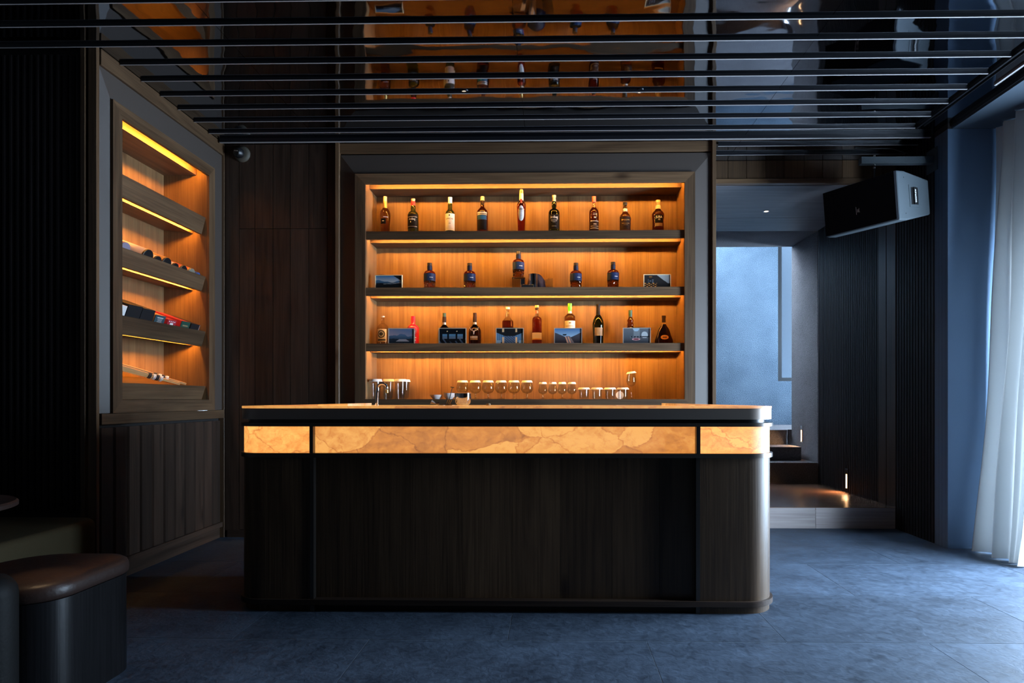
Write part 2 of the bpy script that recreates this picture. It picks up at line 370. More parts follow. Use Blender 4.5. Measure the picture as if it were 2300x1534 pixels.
def prism(name, outline, z0, z1, mat, parent=None, smooth=True, ang=30):
    """vertical extrusion of an XY outline (world coordinates)"""
    n = len(outline); cx = sum(p[0] for p in outline)/n; cy_ = sum(p[1] for p in outline)/n; zc = (z0+z1)/2
    v = [(p[0]-cx, p[1]-cy_, z0-zc) for p in outline]+[(p[0]-cx, p[1]-cy_, z1-zc) for p in outline]
    f = [tuple(range(n)), tuple(range(n, 2*n))]+[(i, (i+1) % n, n+(i+1) % n, n+i) for i in range(n)]
    return from_pts(name, v, f, mat, parent, (cx, cy_, zc), smooth, ang)
def extrude_prof(name, prof, fn, a0, a1, mat, parent):
    """2D profile swept along one axis; fn(d, z, a) -> world"""
    n = len(prof)
    v = [Vector(fn(d, z, a0)) for d, z in prof]+[Vector(fn(d, z, a1)) for d, z in prof]
    c = sum(v, Vector())/len(v)
    f = [tuple(range(n)), tuple(range(n, 2*n))]+[(i, (i+1) % n, n+(i+1) % n, n+i) for i in range(n)]
    return from_pts(name, [p-c for p in v], f, mat, parent, c)
def arc(cx, cy_, r, a0, a1, n):
    return [(cx+r*math.cos(a0+(a1-a0)*i/n), cy_+r*math.sin(a0+(a1-a0)*i/n)) for i in range(n+1)]
def rrect(x0, x1, y0, y1, rl=0, rr=0, n=14, bl=0, br=0):
    """outline, front is y0: rl / rr round the front corners, bl / br the rear ones"""
    o = []
    o += arc(x0+rl, y0+rl, rl, PI, 1.5*PI, n) if rl else [(x0, y0)]
    o += arc(x1-rr, y0+rr, rr, 1.5*PI, 2*PI, n) if rr else [(x1, y0)]
    o += arc(x1-br, y1-br, br, 0, PI/2, n) if br else [(x1, y1)]
    o += arc(x0+bl, y1-bl, bl, PI/2, PI, n) if bl else [(x0, y1)]
    return o
def lathe_data(prof, seg, close=False):
    v = []; f = []; n = len(prof)
    for i in range(seg):
        a = 2*PI*i/seg
        for r, z in prof: v.append((r*math.cos(a), r*math.sin(a), z))
    for i in range(seg):
        j = (i+1) % seg
        for k in range(n-1 if not close else n):
            k2 = (k+1) % n
            f.append((i*n+k, j*n+k, j*n+k2, i*n+k2))
    return v, f
def lathe(name, prof, mat, parent=None, loc=(0, 0, 0), seg=28, close=False, ang=35, sy=1.0, rot=None):
    v, f = lathe_data(prof, seg, close)
    v = [(x, y*sy, z) for x, y, z in v]
    f2 = []
    for q in f:
        u = []
        for i in q:
            if not any((Vector(v[i])-Vector(v[j])).length < 1e-7 for j in u): u.append(i)
        if len(u) > 2: f2.append(tuple(u))
    o = from_pts(name, v, f2, mat, parent, loc, True, ang)
    if rot: o.rotation_euler = rot
    return o
def tube(name, pts, r, mat, parent=None, loc=(0, 0, 0), seg=10, radii=None):
    P = [Vector(p) for p in pts]; v = []; f = []; n = len(P); up = Vector((0.13, 0.31, 0.94)).normalized()
    for i, p in enumerate(P):
        d = (P[min(i+1, n-1)]-P[max(i-1, 0)]).normalized()
        a = d.cross(up).normalized(); b_ = d.cross(a).normalized(); rr = radii[i] if radii else r
        for k in range(seg):
            t = 2*PI*k/seg; v.append(p+a*rr*math.cos(t)+b_*rr*math.sin(t))
    for i in range(n-1):
        for k in range(seg):
            f.append((i*seg+k, i*seg+(k+1) % seg, (i+1)*seg+(k+1) % seg, (i+1)*seg+k))
    f.append(tuple(range(seg))); f.append(tuple(range((n-1)*seg, n*seg)))
    return from_pts(name, v, f, mat, parent, loc, True, 50)
def copy_tree(o, loc=None, parent=None):
    c = o.copy(); C.objects.link(c); c.parent = parent
    if loc is not None: c.location = loc; reg(c, loc)
    for ch in [x for x in bpy.data.objects if x.parent == o]: copy_tree(ch, None, c)
    return c
_dg = None
def text_mesh(s, size, bold=0.0):
    cu = bpy.data.curves.new('t', 'FONT'); cu.body = s; cu.size = size; cu.align_x = 'CENTER'; cu.align_y = 'CENTER'; cu.resolution_u = 3
    cu.extrude = 0.0003; cu.offset = bold
    o = bpy.data.objects.new('t', cu); C.objects.link(o)
    bpy.context.view_layer.update()
    dg = bpy.context.evaluated_depsgraph_get()
    me = bpy.data.meshes.new_from_object(o.evaluated_get(dg))
    bpy.data.objects.remove(o); bpy.data.curves.remove(cu)
    return me
def text_on(s, size, mat, parent, loc, rad=None, width=None, bold=0.0):
    """lettering facing -Y at loc; bent round a vertical axis of radius rad behind it"""
    me = text_mesh(s, size, bold)
    xs = [v.co.x for v in me.vertices]; k = 1.0
    if width: k = width/(max(xs)-min(xs))
    for v in me.vertices:
        x, y, z = v.co.x*k, v.co.y, v.co.z
        if rad:
            a = x/rad; v.co = (rad*math.sin(a), -(rad*math.cos(a)-rad)-z, y)
        else: v.co = (x, -z, y)
    me.materials.clear(); me.materials.append(MATS[mat])
    return mesh_obj('lettering', me, loc, parent)

# ================================================================== SETTING
ZC = 3.08                    # mirror ceiling
XL, XR = -2.586, 2.866       # side planes
YB = 4.85                    # rear wall face
YP = 5.25                    # corridor fascia, platform front
YS = 6.775                   # stone portal
# ---- floor tiles
fl = struct('floor')
box('screed', -4.0, 3.7, -3.0, YP+0.05, -0.06, -0.001, 'grout', fl)
TW, TD = 1.244, 0.665
rows = [(2.79+TD*k, k) for k in range(-9, 4)]
for y0, k in rows:
    off = 0.4223+(0.622 if (k % 2) == 0 else 0.0)
    i = -5
    while True:
        x0 = off+i*TW; i += 1
        if x0 > 3.7: break
        x1 = x0+TW
        a, b_ = max(x0, -4.0), min(x1, 3.7)
        if b_-a < 0.05: continue
        yy1 = min(y0+TD, YP+0.05)
        box('tile', a+0.0018, b_-0.0018, y0+0.0022, yy1-0.0022, -0.0009, 0.0, 'slate', fl, 0.0)
# ---- platform and its boards
pf = struct('floor_platform')
zp = 0.177
box('step_core', 1.0, XR+0.02, YP+0.025, YS, -0.02, zp-0.02, 'groove', pf)
xs_ = [1.0, at_Y(1832, 0, YP)[0], XR-0.001]
for a, b_ in zip(xs_[:-1], xs_[1:]): box('riser_board', a+0.001, b_-0.001, YP, YP+0.03, 0.0, zp-0.003, 'grey_oak', pf, 0.002)
nb = 10
for i in range(nb):
    y0 = YP+(YS-YP)*i/nb; y1 = YP+(YS-YP)*(i+1)/nb
    box('deck_board', 1.0, XR-0.001, y0+0.0008, y1-0.0008, zp-0.02, zp, 'deck_wood', pf)
# ---- ceiling: mirror panels, slats, side trims
ce = struct('ceiling')
box('ceiling_slab', -4.0, 3.7, -3.0, 5.3, ZC+0.012, ZC+0.2, 'rear_wall', ce)
px_ = [-4.0, -3.43, -1.80, -0.20, 1.46, 2.894]
for a, b_ in zip(px_[:-1], px_[1:]):
    box('mirror_panel', a+0.0012, b_-0.0012, -2.9, YP, ZC, ZC+0.010, 'black_mirror', ce)
box('soffit_panel', 2.896, 3.68, -2.9, 4.6, ZC-0.04, ZC+0.011, 'dark_wall', ce)
ZB = 3.062
def slat(x0, x1, y, h=0.018, t=0.008):
    s = box('slat', x0, x1, y, y+t, ZC-h+0.0025, ZC, 'black_metal', ce)
    box('edge_strip', x0, x1, y+0.0005, y+t-0.0005, ZC-h, ZC-h+0.0025, 'edge_pale', s)  # pale strip stands in for the highlight along the slat's lower edge
for k in range(-9, 8):
    y = 3.268+0.1905*k
    slat(-2.56 if y > 3.5 else -3.95, 2.655, y)
slat(-2.55, 2.85, 4.735, 0.03, 0.02)
slat(1.30, 2.85, 4.90, 0.02); slat(1.30, 2.85, 5.08, 0.02)
for x, w, h in ((2.66, 0.012, 0.022), (2.715, 0.005, 0.008), (2.884, 0.02, 0.026)):
    box('side_trim', x, x+w, -2.8, 4.6, ZC-h, ZC, 'black_metal', ce)
box('light_track', 2.80, 2.815, 1.5, 4.0, ZC-0.012, ZC, 'edge_pale', ce)

# ---- rear wall: carcass, planks, hidden door
wbk = struct('wall_back')
XE = at_Y(1606, 0, YB)[0]
xo0 = at_Y(765, 0, YB)[0]; xo1 = at_Y(1598, 0, YB)[0]     # outside of the shelf surround
zT = at_Y(1180, 346, YB)[1]                                # its top
YR = 5.12                                                  # back of the niche
box('carcass', XL-0.3, XE, YR+0.03, 5.35, 0, ZC, 'groove', wbk)
box('carcass', XL-0.05, xo0-0.01, YB+0.016, YR+0.03, 0, ZC, 'groove', wbk)
box('carcass', xo1+0.012, XE, YB+0.01, YR+0.03, 0, ZC, 'groove', wbk)
box('carcass', xo0-0.01, xo1+0.012, YB+0.016, YR+0.03, zT+0.01, ZC, 'groove', wbk)
box('carcass', xo0-0.01, xo1+0.012, YB+0.016, YR+0.03, 0, 0.90, 'groove', wbk)
pe = [505, 537, 572.5, 613, 652, 693.5, 735, 755]
zd = at_Y(640, 513.5, YB)[1]
dr = struct('door_1', (at_Y(636, 0, YB)[0], YB, 0))
for i, (a, b_) in enumerate(zip(pe[:-1], pe[1:])):
    x0 = at_Y(a, 0, YB)[0]+0.0022; x1 = at_Y(b_, 0, YB)[0]-0.0022
    if 0 < i < 6:
        box('plank', x0, x1, YB, YB+0.016, zd+0.002, ZC-0.002, 'smoked_Z', wbk)
        box('plank', x0, x1, YB, YB+0.016, 0.06, zd-0.002, 'smoked_Z', dr)
    else:
        box('plank', x0, x1, YB, YB+0.016, 0.0, ZC-0.002, 'smoked_Z', wbk)
sbox('baseboard_back', XL+0.04, xo0-0.03, YB-0.008, YB, 0.0, 0.055, 'smoked_X')
sbox('trim_1', at_Y(755.5, 0, YB)[0], xo0-0.001, YB-0.03, YB+0.016, 0, ZC-0.001, 'oak_Z', bev=0.003)
sbox('trim_2', at_Y(1597.5, 0, YB-0.02)[0]+0.004, XE, YB-0.035, YB+0.012, 0, ZC-0.001, 'oak_Z', bev=0.003)
zz = at_Y(1180, 343, YB)[1]
sbox('trim_3', xo0, xo1+0.003, YB-0.012, YB+0.015, zz, ZC-0.001, 'oak_X', bev=0.002)

# ---- corridor on the right: fascia planks, soffit, far stone
wc = struct('wall_corridor')
zf0 = 2.925
box('fascia_core', XE-0.02, XR+0.1, YP+0.02, YP+0.12, 2.90, ZC+0.05, 'groove', wc)
fe = [1560, 1594, 1635, 1677, 1720.5, 1761, 1806, 1848, 1892, 1935, 1978, 2014]
for a, b_ in zip(fe[:-1], fe[1:]):
    box('plank', max(at_Y(a, 0, YP)[0], XE)+0.0015, min(at_Y(b_, 0, YP)[0], XR)-0.0015, YP, YP+0.02, zf0+0.002, ZC-0.002, 'oak_Z', wc, 0.001)
sbox('trim_4', XE-0.02, XR, YP-0.012, YP+0.04, 2.885, zf0, 'oak_X', bev=0.002)
cc = struct('ceiling_corridor')
for y0, y1 in ((YP+0.09, 6.28), (6.283, YS-0.002)):
    box('soffit_board', 1.0, XR-0.002, y0, y1, 2.897, 2.917, 'soffit_oak', cc, 0.002)
box('soffit_core', 1.0, XR+0.2, YP+0.04, YS, 2.92, 3.3, 'groove', cc)
sbox('wall_corridor_left', 0.9, 1.0, YP+0.1, 9.1, 0, 3.2, 'rear_wall')
ws = struct('wall_stair_portal')
box('portal_reveal', XR, XR+0.35, YS, 7.52, 0, 2.905, 'pebble_dark', ws, 0.012)
box('portal_lintel', 1.0, XR+0.35, YS, 7.52, 2.905, 4.6, 'pebble_dark', ws, 0.012)
sbox('wall_stair_front', XR+0.351, 4.5, 7.3, 7.52, 0, 4.6, 'pebble_dark')
# stair hall
wsr = struct('wall_stair_rear')
YW = 9.0
w3x0 = at_Y(1757, 0, YW)[0]; w3z0 = at_Y(1760, 856, YW)[1]
box('stone_panel', 0.9, w3x0-0.06, YW, YW+0.25, 0, 4.6, 'pebble_stone', wsr)
box('stone_panel', w3x0-0.06, 4.5, YW, YW+0.25, 0, w3z0, 'pebble_stone', wsr)
box('stone_panel', w3x0-0.06, 4.5, YW, YW+0.25, 3.7, 4.6, 'pebble_stone', wsr)
w3 = struct('window_3', (w3x0, YW+0.1, w3z0))
for a in ((w3x0-0.06, w3x0, w3z0, 3.7), (w3x0, 4.4, w3z0, w3z0+0.05), (w3x0, 4.4, 3.65, 3.7), (3.78, 3.83, w3z0+0.05, 3.65)):
    box('window_frame', a[0], a[1], YW+0.02, YW+0.12, a[2], a[3], 'window_metal', w3)
box('pane', w3x0, 4.4, YW+0.06, YW+0.066, w3z0+0.05, 3.65, 'pane', w3)
sbox('wall_sky_block', 2.6, 5.2, 9.9, 10.0, 0.3, 3.9, 'sky_block')  # added wall behind the stair window, keeps bright sky out of its glass
wst = struct('wall_stair_side')
box('stone_panel', 4.40, 4.6, 7.3, 7.8, 0, 4.6, 'pebble_stone', wst)
box('stone_panel', 4.40, 4.6, 8.4, 9.25, 0, 4.6, 'pebble_stone', wst)
box('stone_panel', 4.40, 4.6, 7.8, 8.4, 0, 1.3, 'pebble_stone', wst)
box('stone_panel', 4.40, 4.6, 7.8, 8.4, 2.7, 4.6, 'pebble_stone', wst)
w2 = struct('window_2', (4.42, 8.1, 1.3))
for a in ((7.8, 7.85, 1.3, 2.7), (8.35, 8.4, 1.3, 2.7), (7.85, 8.35, 1.3, 1.35), (7.85, 8.35, 2.65, 2.7)):
    box('window_frame', 4.45, 4.53, a[0], a[1], a[2], a[3], 'window_metal', w2)
box('pane', 4.485, 4.49, 7.85, 8.35, 1.35, 2.65, 'pane', w2)
cst = struct('ceiling_stair')
box('stone_panel', 0.9, 3.1, 7.5, 9.2, 4.5, 4.7, 'pebble_dark', cst)
box('stone_panel', 3.9, 4.6, 7.3, 9.2, 4.5, 4.7, 'pebble_dark', cst)
box('stone_panel', 3.1, 3.9, 8.35, 9.2, 4.5, 4.7, 'pebble_dark', cst)
box('stone_panel', 3.1, 3.9, 7.3, 7.85, 4.5, 4.7, 'pebble_dark', cst)
w4 = struct('window_4', (3.5, 8.1, 4.55))
box('pane', 3.1, 3.9, 7.85, 8.35, 4.55, 4.556, 'pane', w4)
box('window_frame', 3.48, 3.52, 7.85, 8.35, 4.5, 4.55, 'window_metal', w4)
# stone stairs
st = thing('staircase', 'rough pebble-stone stairs climbing behind the wooden platform', 'stairs', (2.2, YS, zp))
zs = [0.396, 0.545, 0.717]
def step(y0, y1, z0, z1, rr, x1):
    prism('step', rrect(1.01, x1, y0, y1, 0, rr, 10), z0, z1, 'pebble_dark', st)
step(YS+0.001, 7.5, 0.0, zs[0], 0.0, XR-0.002)
step(7.03, 7.5, zs[0], zs[1], 0.05, XR-0.06)
step(7.44, 8.99, 0.0, zs[2], 0.14, XR-0.03)
box('landing', XR-0.03, 4.39, 7.53, 8.99, 0.5, zs[2], 'pebble_dark', st)

# ---- right fluted wall with two flat posts
wr = struct('wall_right')
box('backing', XR+0.022, XR+0.34, 4.57, YS, 0, ZC+0.1, 'groove', wr)
def flutes(y0, y1, n, z0):
    p = (y1-y0)/n
    for i in range(n):
        ya = y0+p*i
        box('slat', XR, XR+0.022, ya+p*0.14, ya+p*0.86, z0, ZC-0.001, 'slat_wood', wr)
ya = at_X(2013, 0, XR)[0]; yb = at_X(1991.5, 0, XR)[0]; yc = at_X(1973, 0, XR)[0]
flutes(4.572, ya, 17, 0.0)
box('post', XR-0.004, XR+0.022, ya+0.004, yb-0.004, 0, ZC-0.001, 'smoked_Z', wr, 0.002)
box('post', XR-0.004, XR+0.022, yb+0.004, yc-0.004, zp, ZC-0.001, 'smoked_Z', wr, 0.002)
flutes(yc, YS-0.004, 34, zp)
sbox('wall_right_end', XR, 3.7, 4.565, 4.72, 0, ZC-0.041, 'blue_wall')
box('backing', XR, 3.7, 4.565, 4.72, ZC-0.041, ZC+0.1, 'groove', wr)
# ---- window wall, right
w1 = struct('window_1', (3.6, 1.2, 0))
box('window_frame', 3.52, 3.60, 2.60, 4.26, 0.0, 0.06, 'window_metal', w1)
box('window_frame', 3.52, 3.60, 2.60, 4.26, 2.10, 2.16, 'window_metal', w1)
for y in (2.60, 4.20): box('window_frame', 3.52, 3.60, y, y+0.06, 0.06, 2.10, 'window_metal', w1)
box('pane', 3.555, 3.562, 2.66, 4.20, 0.06, 2.10, 'pane', w1)
sbox('wall_right_head', 3.5, 3.7, 2.60, 4.26, 2.16, 3.04, 'dark_wall')
sbox('wall_right_pier', 3.5, 3.7, 4.26, 4.564, 0.0, 3.04, 'dark_wall')
sbox('wall_right_near', 3.5, 3.7, -3.0, 2.60, 0.0, 3.1, 'rear_wall')
sbox('wall_rear', -4.0, 3.7, -3.1, -3.0, 0, 3.2, 'rear_wall')
# ---- left side: fluted end wall and outer wall
YF = 3.47
wl = struct('wall_left')
box('backing', -4.0, XL-0.06, YF+0.024, YF+0.3, 0, ZC, 'groove', wl)
box('backing', -4.1, -3.3, -3.0, YF+0.02, 0, ZC+0.1, 'rear_wall', wl)
hp = 0.0385
prof = [(hp*0.5*math.cos(PI*i/8), -0.02*math.sin(PI*i/8)) for i in range(9)]
vv = [(x, y, -1.29) for x, y in prof]+[(x, y, 1.29) for x, y in prof]
ff = [(i, i+1, 10+i, 9+i) for i in range(8)]+[tuple(range(9)), tuple(range(9, 18)), (8, 0, 9, 17)]
m0 = None
for i in range(18):
    x = XL-0.075-hp*(i+0.5)
    if m0 is None:
        o = from_pts('slat', vv, ff, 'slat_wood', wl, (x, YF+0.024, 1.29+0.45), True, 50); m0 = o.data
    else: mesh_obj('slat', m0, (x, YF+0.024, 1.29+0.45), wl)
sbox('trim_5', XL-0.072, XL-0.045, YF-0.005, YF+0.25, 0, ZC-0.002, 'oak_Z', bev=0.002)

# ================================================================== BACK BAR SHELVING
def surround(root, mp, a0, a1, b0, b1, ao0, ao1, bo1, wi, bottom_band, bo0=None):
    """mitred inner frame round the opening a0..a1 x b0..b1 and a sloping band out to ao0..ao1; mp(a, b, n)"""
    A0, A1, B0, B1 = a0-wi, a1+wi, b0-wi, b1+wi
    g = 'Y' if mp(1, 0, 0)[1] != mp(0, 0, 0)[1] else 'X'
    n0, n1 = 0.0285, 0.05
    def rail(nm, q, m, na, nb, mat):
        lo = [mp(a, b, na) for a, b in q]; hi = [mp(a, b, (nb[i] if isinstance(nb, (list, tuple)) else nb)) for i, (a, b) in enumerate(q)]
        return hexa(nm, lo, hi, mat, root)
    rail('frame_rail', [(A0, B1), (A1, B1), (a1, b1), (a0, b1)], 0, n0, n1, 'oak_'+g)
    rail('frame_rail', [(A0, B0), (A1, B0), (a1, b0), (a0, b0)], 0, n0, n1, 'oak_'+g)
    rail('frame_stile', [(A0, B0), (A0, B1), (a0, b1), (a0, b0)], 0, n0, n1, 'oak_Z')
    rail('frame_stile', [(A1, B0), (A1, B1), (a1, b1), (a1, b0)], 0, n0, n1, 'oak_Z')
    e = 0.004
    i0, i1, j1 = A0-e, A1+e, B1+e
    lo_b = B0-e if bo0 is None else bo0
    rail('band', [(ao0, bo1), (ao1, bo1), (i1, j1), (i0, j1)], 0, -0.01, [0.004, 0.004, 0.034, 0.034], 'band_metal')
    rail('band', [(ao0, lo_b), (ao0, bo1), (i0, j1), (i0, lo_b)], 0, -0.01, [0.004, 0.004, 0.034, 0.034], 'band_metal')
    rail('band', [(ao1, lo_b), (ao1, bo1), (i1, j1), (i1, lo_b)], 0, -0.01, [0.004, 0.004, 0.034, 0.034], 'band_metal')

YLIP = 4.822
bbx0 = at_Y(820, 0, 4.80)[0]; bbx1 = at_Y(1538, 0, 4.80)[0]
bbz1 = at_Y(1180, 411, 4.80)[1]; bbz0 = at_Y(1180, 896.5, 4.80)[1]
wi = at_Y(820, 0, 4.80)[0]-at_Y(797, 0, 4.80)[0]
bb = thing('back_bar_shelving', 'lit oak back bar niche with three thick shelves of bottles', 'shelving', ((bbx0+bbx1)/2, YB, 0.9))
surround(bb, lambda a, b, n: (a, YB-n, b), bbx0, bbx1, bbz0, bbz1, xo0+0.001, xo1-0.001, zT-0.001, wi, False)
box('side_panel', bbx0-0.03, bbx0, YLIP, YR, bbz0-0.04, bbz1+0.05, 'panel_Z', bb)
box('side_panel', bbx1, bbx1+0.03, YLIP, YR, bbz0-0.04, bbz1+0.05, 'panel_Z', bb)
bpx = [820, 990, 1135, 1276, 1420, 1545]
for i, (a, b_) in enumerate(zip(bpx[:-1], bpx[1:])):
    xa = bbx0 if i == 0 else at_Y(a, 0, YR)[0]; xb = bbx1 if i == 4 else at_Y(b_, 0, YR)[0]
    box('back_panel', xa+0.0006, xb-0.0006, YR, YR+0.02, bbz0-0.04, bbz1+0.05, 'panel_Z', bb)
SH = [(518, 536), (645, 663.5), (771, 788.5)]
SHZ = []
f_back = lambda d, z, a: (a, YLIP+d, z)
def shelf_prof(zt, zb, dep, lip=0.02, ch=0.112):
    return [(0, zt), (dep, zt), (dep, zb), (ch, zb), (ch, zt-0.018), (lip, zt-0.018), (lip, zb), (0, zb)]
for vt, vb in SH:
    zt = at_Y(1180, vt, YLIP)[1]; zb = at_Y(1180, vb, YLIP)[1]; SHZ.append(zt)
    s = extrude_prof('shelf', shelf_prof(zt, zb, YR-YLIP-0.0005), f_back, bbx0+0.0015, bbx1-0.0015, 'oak_X', bb)
    box('led_strip', bbx0+0.03, bbx1-0.03, YLIP+0.0205, YLIP+0.0235, zb+0.016, zb+0.023, 'led', s)
zt = bbz1+0.05
s = extrude_prof('top_board', [(0.0005, zt+0.01), (YR-YLIP, zt+0.01), (YR-YLIP, bbz1), (0.095, bbz1), (0.095, zt-0.008), (0.0005, zt-0.008)], f_back, bbx0+0.0005, bbx1-0.0005, 'oak_X', bb)
box('led_strip', bbx0+0.03, bbx1-0.03, YLIP+0.001, YLIP+0.004, bbz1+0.018, bbz1+0.025, 'led', s)
box('base_board', bbx0+0.0005, bbx1-0.0005, YLIP, YR, bbz0-0.04, bbz0, 'oak_X', bb)

# ================================================================== LEFT DISPLAY CABINET
cX = XL+0.0
ca0 = at_X(275, 0, XL+0.05)[0]; ca1 = at_X(470, 0, XL+0.05)[0]
co0 = at_X(220, 0, XL)[0]; co1 = at_X(497, 0, XL)[0]
cz0, cz1 = 1.078, 2.738
dc = thing('display_cabinet', 'oak display cabinet with slanted lit shelves in the left wall', 'cabinet', (XL, (ca0+ca1)/2, 0))
mpc = lambda a, b, n: (XL+n, a, b)
surround(dc, mpc, ca0, ca1, cz0, cz1, co0, co1, 2.985, 0.078, False, bo0=1.0)
box('top_rail', XL-0.02, XL+0.02, co0, co1, 2.986, ZC-0.002, 'oak_Y', dc, 0.002)
box('edge_stile', XL-0.02, XL+0.022, co1+0.001, YB-0.012, 0, ZC-0.002, 'oak_Z', dc, 0.002)
box('edge_stile', XL-0.03, XL+0.018, YF+0.0, co0-0.012, 0, ZC-0.002, 'oak_Z', dc, 0.002)
box('mid_rail', XL-0.02, XL+0.024, co0, co1, 0.935, 0.998, 'oak_Y', dc, 0.002)
XB = XL-0.29
box('carcass', XL-0.42, XB-0.021, YF+0.1, YR, 0, ZC, 'groove', dc)
box('side_panel', XB, XL+0.028, ca0-0.03, ca0, cz0-0.05, cz1+0.06, 'panel_Z', dc)
box('side_panel', XB, XL+0.028, ca1, ca1+0.03, cz0-0.05, cz1+0.06, 'panel_Z', dc)
cuts = [ca0, ca0+0.24, ca0+0.48, ca0+0.72, ca1]
for a, b_ in zip(cuts[:-1], cuts[1:]): box('back_panel', XB-0.02, XB, a+0.0006, b_-0.0006, cz0-0.05, cz1+0.06, 'panel_Z', dc)
f_left = lambda d, z, a: (XL+0.03-d, a, z)
LS = [(2.42, 2.30), (1.985, 1.88), (1.58, 1.472), (1.178, 1.08)]
dep = XL+0.03-XB
for i, (zt, zb) in enumerate(LS):
    p = [(0, zt), (0.02, zt), (0.03, zt-0.05), (dep, zt+0.055), (dep, zb+0.03), (0.095, zb+0.004), (0.095, zb+0.05), (0.055, zb+0.046), (0.052, zb), (0.03, zb)]
    s = extrude_prof('shelf', p, f_left, ca0+0.002, ca1-0.012, 'oak_Y', dc)
    if i < 3: box('led_strip', XL+0.03-0.0575, XL+0.03-0.0545, ca0+0.03, ca1-0.045, zb+0.016, zb+0.03, 'led_side', s)
s = extrude_prof('top_board', [(0.002, cz1+0.06), (dep, cz1+0.06), (dep, cz1), (0.075, cz1), (0.075, cz1+0.052), (0.002, cz1+0.052)], f_left, ca0+0.001, ca1-0.001, 'oak_Y', dc)
box('led_strip', XL+0.0235, XL+0.0275, ca0+0.03, ca1-0.045, cz1+0.020, cz1+0.034, 'led_side', s)
# fluted dado below
box('dado_backing', XL-0.04, XL-0.022, co0, co1, 0.1, 0.935, 'groove', dc)
pk = (co1-co0)/11.2
for i in range(11):
    y0 = co0+0.02+pk*i
    q = [(0.0, 0.0), (0.012, 0.02), (0.103, 0.022), (0.117, 0.0)]
    o = extrude_prof('dado_board', [(d, h) for d, h in q], lambda d, h, a, y0=y0: (XL-0.022+h, y0+d, a), 0.125, 0.915, 'smoked_Z', dc)
box('base_rail', XL-0.03, XL+0.012, co0, co1, 0.085, 0.124, 'smoked_Y', dc, 0.002)
box('kick_board', XL-0.05, XL-0.012, co0, co1, 0.0, 0.085, 'smoked_Y', dc)

# ================================================================== BAR COUNTER
YC0 = 3.155; RC = 0.145
cxr = 1.137; cxl = -1.628; YC1 = 3.78
def zc(v): return HC-(v-VPV)*3.155/FP
bc = thing('bar_counter', 'long oak bar counter with a glowing amber onyx band and rounded ends', 'bar counter', ((cxl+cxr)/2, YC0, 0))
def ring(nm, off, v0, v1, mat, n=14):
    prism(nm, rrect(cxl-off, cxr+off, YC0-off, YC1, RC+off, RC+off, n), zc(v1), zc(v0), mat, bc)
ring('onyx_top', 0.010, 912.2, 917.2, 'onyx_top')
ring('metal_fascia', 0.008, 917.3, 942, 'bronze')
ring('shadow_gap', -0.022, 942.1, 950, 'black_metal')
ring('upper_rail', 0.016, 950.1, 958, 'bronze_dark')
ring('lower_rail', 0.014, 1018.2, 1028, 'bronze_dark')
ring('base_moulding', 0.014, 1348, 1360, 'smoked_X')
pa0 = at_Y(697, 0, YC0)[0]; pa1 = at_Y(705, 0, YC0)[0]; pb0 = at_Y(1563, 0, YC0)[0]; pb1 = at_Y(1572, 0, YC0)[0]
box('onyx_panel', pa1+0.002, pb0-0.002, YC0+0.012, YC0+0.06, zc(1018), zc(958.2), 'onyx', bc)
prism('onyx_panel', rrect(cxl, pa0-0.002, YC0+0.002, YC0+RC+0.01, RC, 0), zc(1018), zc(958.2), 'onyx_end', bc)
box('side_board', cxl+0.002, pa0-0.002, YC0+RC+0.011, YC1, zc(1018), zc(958.2), 'oak_Y', bc)
prism('onyx_panel', rrect(pb1+0.002, cxr, YC0+0.002, YC1, 0, RC), zc(1018), zc(958.2), 'onyx_end', bc)
for a, b_ in ((pa0, pa1), (pb0, pb1)):
    box('post', a, b_, YC0-0.012, YC0+0.05, zc(1018), zc(958.1), 'bronze_dark', bc)
    box('post', a, b_, YC0-0.004, YC0+0.05, zc(1378), zc(1028.2), 'bronze_dark', bc)
prism('end_panel', rrect(cxl, pa0-0.001, YC0, YC1, RC, 0), zc(1348), zc(1028.2), 'oak_Z', bc)
prism('end_panel', rrect(pb1+0.001, cxr, YC0, YC1, 0, RC), zc(1348), zc(1028.2), 'oak_Z', bc)
prism('plinth', rrect(cxl+0.006, pa0-0.001, YC0+0.008, YC1, RC, 0), 0.0, zc(1360.2), 'oak_Z', bc)
prism('plinth', rrect(pb1+0.001, cxr-0.002, YC0+0.002, YC1, 0, RC), 0.0, zc(1360.2), 'oak_Z', bc)
box('plinth', pa1+0.001, pb0-0.001, YC0+0.02, YC1, 0.0, zc(1360.2), 'smoked_X', bc)
cp = [705, 801, 921, 1039, 1150, 1258, 1375, 1481, 1563]
for a, b_ in zip(cp[:-1], cp[1:]):
    box('front_board', at_Y(a, 0, YC0+0.03)[0]+0.001, at_Y(b_, 0, YC0+0.03)[0]-0.0004, YC0+0.03, YC0+0.05, zc(1348), zc(1028.2), 'oak_Z', bc)
box('carcass', pa1, pb0, YC0+0.0615, YC1, zc(1348), zc(958.3), 'groove', bc)
# thin wedge slabs at both ends of the top
zt0 = zc(912.2)
def wedge(xi, xo):
    q0 = [(xi, 3.30, zt0+0.0002), (xi, 3.74, zt0+0.0002), (xo, 3.74, zt0+0.0002), (xo, 3.30, zt0+0.0002)]
    q1 = [(xi, 3.30, zt0+0.012), (xi, 3.74, zt0+0.012), (xo, 3.74, zt0+0.0015), (xo, 3.30, zt0+0.0015)]
    hexa('end_slab', q0, q1, 'onyx_top', bc)
wedge(at_Y(807, 0, 3.5)[0], cxl+0.09); wedge(at_Y(1503, 0, 3.5)[0], cxr-0.06)

